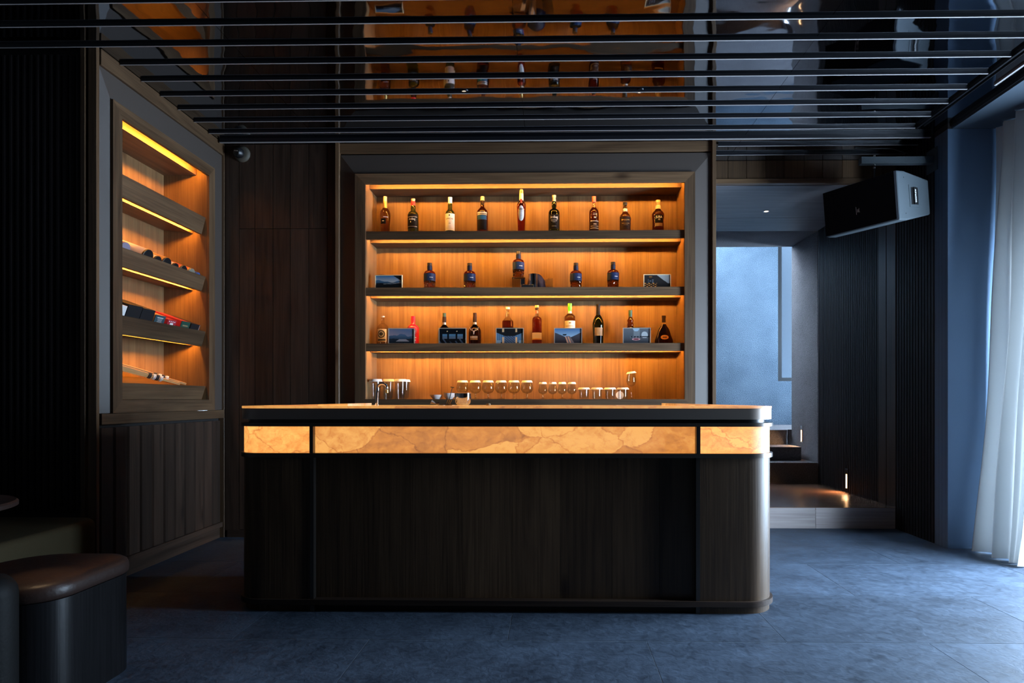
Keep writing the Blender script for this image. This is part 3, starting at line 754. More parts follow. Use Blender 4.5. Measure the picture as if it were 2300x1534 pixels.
# ================================================================== BOTTLES
BY = 4.995                     # bottles stand in a row this deep
def bottle(name, u, vtop, shelf, segs, label, group=None, y=BY, hb=None, sy=1.0, sq=False, base=None):
    """segs: list of (part name, material, [(half width px, height px below top)...]); last point of the body goes down to the shelf"""
    x = at_Y(u, 0, y)[0]; k = pxs(x, y); zt = at_Y(u, vtop, y)[1]; z0 = SHZ4[shelf] if base is None else base
    t = thing(name, label, 'bottle', (x, y, z0), group)
    for nm, mat, pts in segs:
        p = []
        for w, d in pts:
            z = (zt-z0-d*k) if d is not None else 0.0006
            p.append((w*k, max(z, 0.0006)))
        prof = [(0, p[0][1])]+p+[(0, p[-1][1])]
        lathe(nm, prof, mat, t, (x, y, z0), 32, sy=sy, ang=50)
    t['_k'] = k; t['_zt'] = zt
    return t
SHZ4 = SHZ+[bbz0]
def labelwrap(t, u, v0, v1, hw, ang, mat, name='label', a_c=0.0, rshape=None, off=0.0006, sy=1.0, vtop=None):
    """curved label patch on the camera side of a bottle: pixel heights v0..v1, radius hw px, +-ang radians"""
    loc = wloc(t); k = t['_k']; y = loc.y
    z0 = at_Y(u, v0, y)[1]-loc.z; z1 = at_Y(u, v1, y)[1]-loc.z
    n = 14; v = []; f = []; m = 18 if rshape == 'oval' else 6
    r = hw*k+off
    for j in range(m+1):
        s_ = j/m; z = z0+(z1-z0)*s_
        sc = 1.0
        if rshape == 'oval': sc = math.sqrt(max(0.0, 1-(2*s_-1)**2))+0.02
        for i in range(n+1):
            a = a_c+ang*sc*(2*i/n-1)
            for rr in (r, r+0.0004): v.append((rr*math.sin(a), -rr*math.cos(a)*sy, z))
    w = 2*(n+1)
    for j in range(m):
        for i in range(n):
            a = j*w+2*i
            f.append((a+1, a+3, a+w+3, a+w+1)); f.append((a, a+w, a+w+2, a+2))
    for i in range(n):
        f.append((2*i, 2*i+2, 2*i+3, 2*i+1)); q = m*w; f.append((q+2*i, q+2*i+1, q+2*i+3, q+2*i+2))
    for j in range(m):
        a = j*w; f.append((a, a+1, a+w+1, a+w)); a = j*w+2*n; f.append((a, a+w, a+w+1, a+1))
    return from_pts(name, v, f, mat, t, loc, True, 40)
def print_line(t, u, v, hw, ang, mat, h=0.8, a_c=0.0):
    return labelwrap(t, u, v-h/2, v+h/2, hw, ang, mat, 'print_line', a_c, off=0.0011)
def word(t, u, v, s, hw, px_h, mat, wpx, bold=0.0, off=0.0013):
    loc = wloc(t); k = t['_k']; r = hw*k+off
    z = at_Y(u, v, loc.y)[1]
    return text_on(s, px_h*k*1.35, mat, t, (loc.x, loc.y-r, z), r, wpx*k, bold)

G1 = 'whisky bottles on the top shelf'
def cyl(w0, d0, w1, d1): return [(w0, d0), (w1, d1)]
t = bottle('whisky_bottle', 865, 442, 0, [('cork', 'cork', [(4.2, 0), (4.2, 11)]), ('foil', 'gold', [(4.4, 11), (5.0, 20), (5.2, 26)]),
    ('glass', 'liquid_gold', [(5.0, 26), (6.2, 28), (9.5, 32), (11.4, 38), (11.6, 44), (10.6, 60), (9.4, None)])], 'slim amber whisky bottle with gold neck and small black label, far left of top shelf', G1)
labelwrap(t, 865, 493.5, 505.5, 11.0, 0.55, 'black_label', a_c=-0.15); print_line(t, 865, 490, 11.1, 0.5, 'white', 1.2, 0.4); print_line(t, 865, 499, 11.0, 0.2, 'white', 1.0, -0.15)
t = bottle('whisky_bottle', 928, 447, 0, [('cork', 'cork', [(4.6, 0), (4.6, 3), (3.8, 4), (3.8, 6)]), ('capsule', 'red', [(5.0, 6), (4.7, 12), (4.6, 15)]),
    ('glass', 'glass_green', [(4.6, 15), (5.6, 19), (5.8, 23), (5.2, 26), (6.0, 28), (10, 31), (12, 36), (12, None)])], 'green whisky bottle with red neck capsule and black label on top shelf', G1)
labelwrap(t, 928, 484, 516, 12.0, 1.15, 'black_label'); word(t, 928, 495, 'Ardbeg', 12.05, 5, 'white', 15); print_line(t, 928, 490, 12, 1.0, 'silver_print'); print_line(t, 928, 511.5, 12, 1.0, 'silver_print')
labelwrap(t, 928, 499.5, 503, 12, 0.07, 'silver_print', 'emblem', -0.25, 'oval', 0.0013)
t = bottle('whisky_bottle', 1011, 443.5, 0, [('cap', 'white', [(4.6, 0), (4.6, 13.5)]),
    ('glass', 'glass_green', [(4.2, 13.5), (4.9, 17), (5.0, 22), (4.6, 26), (6.0, 29), (9.5, 33), (10.6, 38), (10.6, None)])], 'green whisky bottle with white cap and large white label', G1)
labelwrap(t, 1011, 482, 520, 10.6, 1.35, 'white'); word(t, 1011, 494, 'LAPHROAIG', 10.65, 3.6, 'ink', 18, 0.0002); word(t, 1011, 504.5, '10', 10.65, 4.2, 'ink', 4)
labelwrap(t, 1011, 484.5, 488, 10.6, 0.12, 'ink', 'emblem', 0, None, 0.0011)
for v, a in ((498, .6), (500.5, .5), (511, .35), (515, .7)): print_line(t, 1011, v, 10.6, a, 'silver_print', 0.7)
t = bottle('whisky_bottle', 1083.5, 442, 0, [('cork', 'cork', [(4.7, 0), (4.7, 9)]), ('neck_band', 'brown_label', [(4.4, 9), (4.4, 19)]),
    ('glass', 'liquid_brown', [(4.2, 19), (4.4, 24), (8, 28), (11.5, 32), (12.5, 37), (12.5, None)])], 'dark whisky bottle with pale cork stopper and blue label', G1)
labelwrap(t, 1083.5, 479, 482.6, 12.5, 1.0, 'silver_print', 'print_band'); labelwrap(t, 1083.5, 484, 485.6, 12.5, 1.0, 'silver_print', 'print_band')
labelwrap(t, 1083.5, 486.5, 496, 12.5, 0.95, 'teal_label'); labelwrap(t, 1083.5, 496.5, 519, 12.5, 0.95, 'black_label', 'lower_label')
t = bottle('whisky_bottle', 1171, 425.5, 0, [('stopper', 'ink', [(3.6, 0), (3.8, 2.5)]), ('gold_cap', 'gold', [(4.4, 2.5), (4.4, 9.5)]), ('neck_sleeve', 'cream_label', [(4.5, 9.6), (4.7, 25)]),
    ('glass', 'liquid_red', [(4.2, 25), (4.4, 27), (7.5, 30), (9.8, 34), (10.2, 38), (9.2, 60), (7.8, None)])], 'tall slender red whisky bottle with white oval label and gold cap', G1, y=4.888)
labelwrap(t, 1171, 450, 464, 9.0, 0.25, 'orange_red', 'ribbon'); labelwrap(t, 1171, 464, 499, 9.6, 0.66, 'white', rshape='oval', off=0.0016)
word(t, 1171, 472.5, 'SPEY', 9.9, 3, 'ink', 8.5, 0.0002, 0.0022)
for v, a in ((475, .3), (477.5, .4), (482, .14), (485, .4), (487.5, .35), (493, .3)): print_line(t, 1171, v, 10.1, a, 'silver_print', 0.7)
t = bottle('whisky_bottle', 1244.5, 439, 0, [('cork', 'cork', [(4.4, 0), (4.4, 4), (3.6, 5), (4.2, 14)]),
    ('glass', 'glass_dkgreen', [(4.2, 14), (5.4, 18), (5.7, 25), (4.6, 29), (6, 31), (10.5, 34), (12.6, 39), (12.6, None)])], 'dark green whisky bottle with black label and white script on top shelf', G1)
labelwrap(t, 1244.5, 484, 517, 12.6, 1.05, 'black_label'); word(t, 1244.5, 491, 'Ardbeg', 12.65, 6, 'white', 18, 0.0002)
for v, a in ((497, .6), (499.5, .5), (502, .25), (511, .4)): print_line(t, 1244.5, v, 12.6, a, 'silver_print', 0.7)
t = bottle('whisky_bottle', 1334, 442, 0, [('cap', 'orange_red', [(4.6, 0), (4.6, 11), (4.0, 13)]),
    ('neck', 'thin_pale', [(3.6, 13), (4.2, 20), (5.2, 25)]), ('glass', 'liquid_brown', [(5.2, 25), (6.4, 27), (9.6, 31), (10.8, 36), (10.8, None)])], 'red-brown whisky bottle with coral red cap on top shelf', G1)
labelwrap(t, 1334, 500, 519, 10.8, 1.1, 'brown_label')
for v, a, h in ((482, .4, 0.8), (485, .45, 0.8), (491, .22, 3.2), (499, .95, 1.4), (506, .3, 2.0), (510.5, .9, 0.8), (515, 1.0, 1.2)): print_line(t, 1334, v, 10.85, a, 'silver_print', h, 0.15)
t = bottle('whisky_bottle', 1404, 455, 0, [('cap', 'plastic_black', [(5.0, 0), (5.0, 4), (4.6, 5), (4.6, 7)]), ('neck_band', 'silver_print', [(4.9, 14.5), (5.6, 17), (5.8, 21)]),
    ('neck', 'liquid_dark', [(4.2, 7), (4.3, 11), (5.0, 14.4)]), ('glass', 'liquid_amber', [(5.2, 21), (6, 24), (10, 28), (12, 33), (12.2, None)])], 'squat dark whisky bottle with black cap and silver neck emblem', G1)
labelwrap(t, 1404, 489, 519, 12.2, 1.25, 'brown_label'); 
for v, a, h in ((496.5, .75, 1.6), (499.5, .3, 0.8), (504.5, .7, 0.9), (508, .4, 0.7)): print_line(t, 1404, v, 12.25, a, 'gold', h)
t = bottle('whisky_bottle', 1478, 450, 0, [('cork', 'cork', [(5.1, 0), (5.1, 5)]), ('neck_foil', 'tan_label', [(4.6, 5), (5.2, 12)]), ('neck_label', 'cream_label', [(5.4, 12), (6.0, 20)]),
    ('glass', 'liquid_brown', [(5.8, 20), (7, 23), (11.5, 27), (13.8, 32), (13.6, 37), (12.4, 46), (12.6, 56), (13.8, None)])], 'wide-shouldered waisted whisky bottle with black label, far right of top shelf', G1)
labelwrap(t, 1478, 486, 503, 13.0, 0.72, 'black_label', off=0.002); word(t, 1478, 491, 'JURA', 13.0, 5.2, 'white', 15, 0.0004, 0.0034); word(t, 1478, 496.5, '12', 13.0, 3.4, 'white', 4, 0.0002, 0.0034)
labelwrap(t, 1478, 504, 511, 12.6, 0.7, 'tan_label', 'lower_label')

# ---- second shelf: five cut crystal decanter bottles
G2 = 'cut crystal whisky bottles on the second shelf'
def crystal(u, vtop, label, base=None, y=BY):
    t = bottle('crystal_bottle', u, vtop, 1, [('stopper', 'plastic_black', [(5.3, 0), (5.3, 5), (4.6, 5.4), (4.6, 6.5)]), ('neck', 'navy', [(5.4, 6.5), (5.4, 15), (4.8, 16)]),
        ('shoulder', 'liquid_red', [(4.9, 16), (7, 17.5), (11.6, 20), (13, 24), (13, 25)]), ('belt', 'navy_label', [(13.3, 25), (13.4, 41)])], label, G2, base=base, y=y)
    loc = wloc(t); k = t['_k']; zt = t['_zt']-loc.z
    # diamond-cut lower body
    n, m = 16, 5; z1 = zt-41*k; v = []; f = []
    for j in range(m+1):
        z = z1+(0.0006-z1)*j/m; r = (12.9-0.9*j/m)*k
        for i in range(2*n):
            a = PI*(i+(j % 2))/n
            rr = r*(1.0 if i % 2 == 0 else 0.93); v.append((rr*math.cos(a), rr*math.sin(a), z))
    w = 2*n
    for j in range(m):
        for i in range(w): f.append((j*w+i, j*w+(i+1) % w, (j+1)*w+(i+1) % w, (j+1)*w+i))
    f.append(tuple(range(w))); f.append(tuple(range(m*w, (m+1)*w)))
    from_pts('cut_base', v, f, 'liquid_amber', t, loc)
    labelwrap(t, u, vtop+33.4, vtop+34.5, 13.4, 0.28, 'silver_print', 'print_line', 0.45, None, 0.0011)
    return t
crystal(965, 591, 'cut crystal bottle with blue belt label, leftmost on second shelf')
crystal(1055, 591.5, 'cut crystal bottle with blue belt label, second from left on second shelf')
crystal(1293.5, 591, 'cut crystal bottle with blue belt label, right of the two tumblers')
crystal(1377, 589, 'cut crystal bottle with blue belt label, beside the gold framed picture')
zs1 = SHZ[1]
xg, zg = at_Y(1166, 624.5, BY); k = pxs(xg, BY)
gst = thing('glass_stand', 'clear glass block stand under the raised blue crystal bottle', 'stand', (xg-0.02, BY, zs1))
box('block', xg-0.055, xg+0.05, BY-0.05, BY+0.05, zs1+0.0048, zg-0.0005, 'glass_clear', gst, 0.004)
box('mirror_foot', xg-0.075, xg+0.06, BY-0.06, BY+0.06, zs1+0.0006, zs1+0.0046, 'chrome', gst)
crystal(1164.5, 565.5, 'cut crystal bottle with blue belt label raised on glass block', base=zg)
def boxed(name, label, cat, u0, u1, v0, v1, y0, y1, mat, bev=0.002, zb=None, group=None):
    xa, za = at_Y(u0, v0, y0); xb, zb_ = at_Y(u1, v1, y0)
    t = thing(name, label, cat, ((xa+xb)/2, (y0+y1)/2, zb if zb is not None else zb_), group)
    return t, xa, xb, za, (zb if zb is not None else zb_)
yq = 4.88
xa, za = at_Y(1169, 626, yq); xb, _ = at_Y(1179, 0, yq)
o = box('silver_box', xa, xb, yq, yq+0.035, zs1+0.001, za, 'chrome', None, 0.002); tag(o, 'small upright polished silver box in front of glass block', 'box')
xa, za = at_Y(1171, 639, 4.845); xb, _ = at_Y(1199, 0, 4.845)
o = box('silver_tray', xa, xb, 4.84, 4.876, zs1+0.0005, za, 'steel', None, 0.002); tag(o, 'flat brushed silver case lying on second shelf', 'case')
def cupth(name, label, cat, u, vtop, hw0, hw1, y, mat, z0, group=None, wall=0.0012, vb=None):
    x, zt = at_Y(u, vtop, y); k = pxs(x, y)
    h = zt-z0
    t = thing(name, label, cat, (x, y, z0), group)
    r0, r1 = hw0*k, hw1*k
    lathe('cup', [(0, 0.0004), (r1, 0.0004), (r0, h), (r0-wall, h), (r1-wall, 0.006), (0, 0.006)], mat, t, (x, y, z0), 28)
    return t
yc_ = 4.935
cupth('metal_cup', 'polished steel cup between crystal bottle and navy cloth', 'cup', 1197, 616, 10, 10, yc_, 'chrome', zs1)
# navy cloth heap
xc, zc_ = at_Y(1203, 614.5, 5.02); kk = pxs(xc, 5.02)
v = []; f = []; nu, nv = 24, 10
for j in range(nv+1):
    ph = PI/2*j/nv
    for i in range(nu):
        a = 2*PI*i/nu; wr_ = 1+0.10*math.sin(5*a+3*ph)+0.06*math.sin(9*a)
        v.append((0.075*math.cos(ph)*math.cos(a)*wr_+0.006*math.sin(ph), 0.045*math.cos(ph)*math.sin(a)*wr_, (zc_-zs1)*math.sin(ph)**0.8))
for j in range(nv):
    for i in range(nu): f.append((j*nu+i, j*nu+(i+1) % nu, (j+1)*nu+(i+1) % nu, (j+1)*nu+i))
f.append(tuple(range(nu)))
o = from_pts('folded_cloth', v, f, 'navy', None, (xc, 5.03, zs1+0.0005), True, 60); tag(o, 'heap of dark navy cloth behind the steel cup', 'cloth')
cupth('shot_glass', 'small clear tumbler beside the navy cloth', 'glass', 1225, 627.5, 5.5, 5.0, 4.95, 'thin_glass', zs1, 'small tumblers on the second shelf', 0.0015)
cupth('shot_glass', 'small clear tumbler standing free in the middle of the second shelf', 'glass', 1236, 625, 6.0, 5.6, 4.93, 'thin_glass', zs1, 'small tumblers on the second shelf', 0.0015)

# ---- third shelf
G3 = 'bottles on the third shelf'
t = bottle('gin_bottle', 860, 710, 2, [('stopper', 'silver_print', [(4.2, 0), (4.2, 2.6)]), ('neck', 'thin_pale', [(3.9, 2.6), (4.0, 15), (4.6, 17)]),
    ('glass', 'thin_pale', [(4.6, 17), (8, 19), (11.6, 23), (12.2, 28), (12.2, None)])], 'clear glass bottle with round dark emblem, far left of third shelf', G3)
labelwrap(t, 860, 740, 768, 12.2, 0.95, 'cream_label'); labelwrap(t, 860, 742.5, 760, 12.2, 0.68, 'ink', 'emblem', -0.05, 'oval', 0.0012)
labelwrap(t, 860, 745, 757.5, 12.2, 0.48, 'silver_print', 'emblem', -0.05, 'oval', 0.0017); labelwrap(t, 860, 747, 755.5, 12.2, 0.34, 'ink', 'emblem', -0.05, 'oval', 0.0022)
labelwrap(t, 860, 762.5, 766.5, 12.2, 0.75, 'ink', 'print_band', 0, None, 0.0012)
t = bottle('red_bottle', 928, 710.5, 2, [('cap', 'red_gloss', [(4.6, 0), (4.6, 5)]), ('body', 'red_gloss', [(4.9, 5), (4.9, 17), (6, 18.5), (10, 21.5), (13, 26), (13.2, 31), (13.2, None)])], 'glossy bright red bottle behind a framed mountain picture', G3)
for v, a, c in ((741, .18, .35), (745, .1, .5), (749, .16, .42), (754, .12, .38), (759, .2, .55), (765, .25, .4)): labelwrap(t, 928, v-1.2, v+1.2, 13.2, a, 'pink_label', 'print_mark', c, 'oval', 0.001)
def stag(u, vtop, cap, label):
    t = bottle('whisky_bottle', u, vtop, 2, [('cap', cap, [(4.0, 0), (4.0, 8.5)]), ('neck_sleeve', 'brown_label', [(4.3, 8.5), (4.5, 21)]), ('collar', 'silver_print', [(3.9, 21), (4.1, 26)]),
        ('glass', 'liquid_dark', [(4.2, 26), (6.5, 29), (11, 33.5), (13.6, 38), (14.2, 43), (14.2, None)])], label, G3)
    loc = wloc(t)
    return t
stag(998, 703.5, 'dark_green', 'dark whisky bottle with green foil top behind a framed night interior')
t = stag(1066.5, 703, 'brown_label', 'dark whisky bottle with silver stag emblem and silver label')
# stag head: skull and antlers bent on the glass
loc = wloc(t); k = t['_k']; r = 14.2*k+0.002
def onb(u, v): 
    a = (u-1066.5)/14.2; z = at_Y(1066.5, v, loc.y)[1]-loc.z
    return (r*math.sin(a), -r*math.cos(a), z)
em = []
for sgn in (-1, 1):
    tube('antler', [onb(1066.5-0.5+sgn*d, v) for d, v in ((0.8, 745.5), (3.5, 744), (6.5, 742.5), (9, 740), (10, 736.5))], 0.0016, 'silver_print', t, loc, 6)
    tube('antler', [onb(1066.5-0.5+sgn*d, v) for d, v in ((3.5, 744), (3.2, 741), (2.6, 739.5))], 0.0012, 'silver_print', t, loc, 6)
    tube('antler', [onb(1066.5-0.5+sgn*d, v) for d, v in ((6.5, 742.5), (6.6, 740), (6.2, 738))], 0.0012, 'silver_print', t, loc, 6)
tube('stag_head', [onb(1066, v) for v in (744.5, 746, 749, 752.5)], 0.003, 'silver_print', t, loc, 8, [0.0045, 0.006, 0.004, 0.002])
labelwrap(t, 1066.5, 756, 760.5, 14.2, 0.62, 'silver_print', a_c=-0.05); labelwrap(t, 1066.5, 761.2, 764.5, 14.2, 0.62, 'tan_label', 'lower_label', -0.05)
t = bottle('cognac_bottle', 1140.5, 690, 2, [('cap', 'cream_label', [(4.8, 0), (4.8, 4.6)]), ('neck', 'thin_pale', [(3.6, 4.6), (3.8, 12), (5.0, 21), (6.0, 24), (9, 27.5), (12, 31)]),
    ('glass', 'liquid_brown', [(12, 31), (12.6, 35), (12.6, None)])], 'amber bottle with cream cap behind the copper-column picture', G3)
t = bottle('whisky_bottle', 1206, 686, 2, [('cap', 'gold', [(4.6, 0), (4.6, 5)]), ('cap_band', 'brown_label', [(4.4, 5), (4.2, 9.5)]), ('neck', 'thin_pale', [(4.0, 9.5), (3.8, 20), (4.4, 25)]),
    ('glass', 'liquid_red', [(4.6, 25), (8, 26.5), (10.3, 29.5), (10.9, 33), (10.9, None)])], 'straight ruby bottle with pale pink label near its foot', G3)
labelwrap(t, 1206, 698, 704, 4.1, 0.7, 'orange_red', 'neck_label'); labelwrap(t, 1206, 748, 761, 10.9, 1.25, 'pink_label'); labelwrap(t, 1206, 761, 763.5, 10.9, 1.25, 'amber_label', 'label_edge'); print_line(t, 1206, 754, 10.95, .35, 'silver_print', 1.2)
t = bottle('whisky_bottle', 1280, 682, 2, [('cap', 'lime', [(4.7, 0), (4.7, 11), (4.2, 12), (4.2, 17)]), ('collar', 'cream_label', [(3.8, 17), (4.2, 22)]),
    ('glass', 'liquid_amber', [(4.6, 22), (8.5, 25.5), (11.6, 29), (12.1, 34), (12.1, None)])], 'amber whisky bottle with bright lime green cap and cream label', G3)
labelwrap(t, 1280, 721.5, 752, 12.1, 1.2, 'cream_label'); labelwrap(t, 1280, 725, 728, 12.1, .2, 'tan_label', 'emblem', 0, None, 0.0011); print_line(t, 1280, 733.5, 12.15, .75, 'tan_label', 1.6)
t = bottle('wine_bottle', 1343.5, 683.5, 2, [('foil', 'black_label', [(4.6, 0), (4.6, 3), (4.3, 4), (4.5, 14), (5.0, 24)]),
    ('glass', 'glass_dkgreen', [(5.0, 24), (7.5, 28), (11, 35), (12.9, 43), (13, 48), (12.2, 65), (11.4, None)])], 'tall dark wine-shaped bottle with brown-gold label on third shelf', G3)
labelwrap(t, 1343.5, 737, 755, 12.8, 0.72, 'tan_label', a_c=0.05)
t = bottle('whisky_bottle', 1416, 697, 2, [('cap', 'dark_green', [(4.2, 0), (4.2, 10), (3.8, 11), (3.8, 15)]),
    ('glass', 'liquid_amber', [(3.6, 15), (4.2, 18), (6.8, 21.5), (7.2, 24), (5.6, 27), (7.0, 31), (7.4, 34), (6.2, 36), (9, 40), (12, 48), (12, None)])], 'rippled amber bottle with green cap behind the round-window picture', G3)
t = bottle('cognac_decanter', 1491, 709, 2, [('cap', 'brown_label', [(4.6, 0), (4.6, 5), (4.2, 6), (4.4, 15.5)]),
    ('collar', 'gold', [(3.6, 15.5), (4.4, 19)]), ('glass', 'liquid_dark', [(4.4, 19), (6.5, 23), (11.5, 30), (14, 37), (16.5, 46), (20.4, 55), (20.6, 59), (20.0, None)])], 'bell-shaped dark cognac decanter with gold oval label', G3, sy=0.55)
labelwrap(t, 1491, 753.5, 763.5, 20.0, 0.42, 'amber_label', rshape='oval', sy=0.55, off=0.003)
labelwrap(t, 1491, 757.5, 759.5, 20.0, 0.22, 'brown_label', 'print_line', 0, None, 0.0045, 0.55)

# ================================================================== FRAMED PICTURES
def cmat():
    m, n, b = newmat('photo_print'); a = n.nodes.new('ShaderNodeAttribute'); a.attribute_name = 'Col'
    n.links.new(a.outputs['Color'], b.inputs['Base Color']); b.inputs['Roughness'].default_value = 0.25; b.inputs['Coat Weight'].default_value = 0.3
cmat()
def picture(u0, u1, v0, v1, shelf, fn, label, mat='frame_metal', y=4.865, rz=0.0, dp=0.022):
    xa, zt = at_Y(u0, v0, y); xb, _ = at_Y(u1, v0, y); z0 = SHZ[shelf]; w = xb-xa; h = zt-z0; xm = (xa+xb)/2
    t = thing('picture_frame', label, 'picture', (xm, y, z0), 'small framed photographs on the shelves')
    b_ = 0.0055
    for nm, a in (('frame_side', (-w/2, -w/2+b_, 0, h)), ('frame_side', (w/2-b_, w/2, 0, h)), ('frame_rail', (-w/2+b_, w/2-b_, h-b_, h)), ('frame_rail', (-w/2+b_, w/2-b_, 0, b_))):
        box(nm, xm+a[0], xm+a[1], y, y+dp, z0+a[2]+0.0003, z0+a[3], mat, t)
    box('backing', xm-w/2+b_, xm+w/2-b_, y+0.006, y+dp, z0+b_, z0+h-b_, 'ink', t)
    nx, ny = 72, 44; iw, ih = w-2*b_, h-2*b_; v = []; cols = []; f = []
    for j in range(ny+1):
        for i in range(nx+1):
            s_, q = i/nx, j/ny
            v.append((-iw/2+iw*s_, 0, b_+ih*q)); rc_, gc_, bc_ = fn(s_, q); cols.append((rc_, gc_*0.92, bc_*0.8, 1))
    for j in range(ny):
        for i in range(nx):
            a = j*(nx+1)+i; f.append((a, a+1, a+nx+2, a+nx+1))
    me = bpy.data.meshes.new('print'); me.from_pydata(v, [], f); me.update()
    ca = me.color_attributes.new('Col', 'FLOAT_COLOR', 'POINT')
    for i, c in enumerate(cols): ca.data[i].color = c
    me.materials.append(MATS['photo_print'])
    mesh_obj('print', me, (xm, y+0.0055, z0), t)
    t.rotation_euler = (0, 0, rz)
    return t
def mix(a, b, t): t = max(0, min(1, t)); return tuple(a[i]+(b[i]-a[i])*t for i in range(3))
def pic_dusk(s, q):
    c = mix((0.30, 0.24, 0.30), (0.10, 0.15, 0.28), q+0.5*(s-0.5))
    hill = 0.50+0.05*math.sin(7*s)+(0.17*math.exp(-((s-0.55)/0.16)**4))
    if q < hill: c = mix((0.02, 0.05, 0.10), (0.05, 0.11, 0.22), (q-0.28)/0.3)
    if q < 0.30+0.02*math.sin(9*s): c = (0.012, 0.02, 0.035)
    if 0.12 < q < 0.28 and abs(s-0.55) < 0.28-0.9*(q-0.12): c = (0.22, 0.25, 0.32)
    return c
def pic_night(s, q):
    c = (0.004, 0.006, 0.010)
    if 0.30 < q < 0.62 and (0.12 < s < 0.30 or 0.37 < s < 0.62 or 0.69 < s < 0.90):
        c = mix((0.04, 0.07, 0.12), (0.10, 0.24, 0.42), (q-0.3)/0.32)
        if q < 0.44: c = (0.10, 0.14, 0.22)
    for x in (0.30, 0.67):
        if (s-x)**2*3+(q-0.82)**2 < 0.0012: c = (0.8, 0.6, 0.35)
    if q < 0.3 and abs(s-0.5) > 0.7*q and math.sin(30*s+12*q) > 0.6: c = (0.05, 0.08, 0.14)
    return c
def pic_columns(s, q):
    d = abs(s-0.5)
    c = (0.012, 0.013, 0.016)
    if q < 0.35+0.75*d and q > 0.05: c = mix((0.03, 0.10, 0.22), (0.16, 0.30, 0.50), 0.5+0.5*math.sin(90*s))
    if d < 0.2 and q < 0.5: c = mix((0.02, 0.05, 0.12), (0.12, 0.17, 0.27), 0.5+0.5*math.sin(60*s+40*q))
    if 0.22 < d < 0.29 and (q > 0.75 or q < 0.42): c = mix((0.5, 0.28, 0.12), (0.95, 0.65, 0.4), 0.5+0.5*math.sin(120*s))
    if q < 0.2 and d > 0.34: c = (0.25, 0.38, 0.52)
    return c
def pic_valley(s, q):
    c = mix((0.30, 0.48, 0.72), (0.06, 0.16, 0.38), (q-0.4)/0.6)
    e = 0.42+0.75*max(0, 0.42-s) if s < 0.45 else 0.42+0.85*max(0, s-0.62)
    if q < e: c = mix((0.02, 0.02, 0.03), (0.08, 0.075, 0.095), q/0.8)
    if q < 0.62 and (s-0.37)**2+(q-0.62)**2*0.6 < 0.006: c = (0.01, 0.013, 0.012)
    if q < 0.5 and 0.40 < s-0.10*(0.5-q) < 0.56+0.25*(0.5-q): c = (0.16, 0.14, 0.16)
    for x in (0.40, 0.50):
        if q < 0.45 and abs(s-x-0.22*(0.45-q)) < 0.016: c = (0.75, 0.36, 0.22)
    return c
def pic_moon(s, q):
    c = mix((0.035, 0.045, 0.065), (0.11, 0.13, 0.165), q)
    if q > 0.45 and abs(s-0.5) < 0.12: c = mix(c, (0.2, 0.24, 0.3), 0.6)
    if ((s-0.48)/0.12)**2+((q-1.0)/0.2)**2 < 1: c = (0.30, 0.44, 0.62)
    if ((s-0.80)/0.12)**2+((q-0.55)/0.24)**2 < 1 and q > 0.36: c = (0.36, 0.42, 0.50)
    if 0.40 < q < 0.47 and s > 0.25: c = (0.015, 0.018, 0.025)
    if 0.36 < q < 0.47 and math.sin(55*s) > 0.2 and 0.25 < s < 0.7: c = (0.10, 0.12, 0.16)
    rr = ((s-0.48)/0.15)**2+((q-0.26)/0.085)**2
    if rr < 1: c = (0.55, 0.34, 0.40) if rr > 0.6 else (0.18, 0.06, 0.09)
    return c
def pic_coast(s, q):
    c = mix((0.55, 0.60, 0.68), (0.06, 0.22, 0.50), (q-0.45)/0.5)
    if q < 0.55+0.08*math.sin(6*s+1)+0.03*math.sin(17*s): c = (0.06, 0.16, 0.32)
    if q < 0.45: c = (0.02, 0.05, 0.10)
    if q < 0.34+0.05*math.sin(8*s): c = (0.012, 0.015, 0.02)
    if abs(q-0.30-0.12*s) < 0.03 and s > 0.3: c = (0.25, 0.28, 0.33)
    if q > 1.9-1.35*s: c = (0.015, 0.017, 0.02)
    return c
def pic_lamps(s, q):
    c = (0.022, 0.020, 0.022)
    if s > 0.50 and q > 1.75-1.55*s and q > 0.32: c = mix((0.22, 0.24, 0.28), (0.34, 0.36, 0.40), q)
    if q < 0.38 and s < 0.5 and math.sin(40*s)*math.sin(38*q+2) > 0.35: c = (0.85, 0.36, 0.08)
    if 0.4 < q < 0.62 and 0.15 < s < 0.4 and math.sin(33*s)*math.sin(40*q) > 0.5: c = (0.20, 0.25, 0.36)
    if (s-0.25)**2+(q-0.86)**2 < 0.004: c = (0.20, 0.09, 0.03)
    return c
picture(872, 930.5, 737, 771, 2, pic_dusk, 'framed photo of a dusky mountain, leftmost on third shelf', rz=0.06)
picture(985, 1047, 736.5, 771, 2, pic_night, 'framed dark photo of a room with three blue windows')
picture(1113.5, 1176, 736.5, 771, 2, pic_columns, 'framed photo of a blue-lit hall with copper columns')
picture(1244.5, 1307.5, 736.5, 771, 2, pic_valley, 'framed photo of blue sky between dark slopes with a lit path')
picture(1399, 1461.5, 736, 771, 2, pic_moon, 'framed photo of a grey room with round bright openings')
picture(841.5, 903.5, 617.5, 646, 1, pic_coast, 'framed photo of blue mountains under bright sky on second shelf', 'frame_gold', rz=-0.05)
picture(1445.5, 1507, 616, 645, 1, pic_lamps, 'gold framed dark photo with orange lamps, right end of second shelf', 'frame_gold')

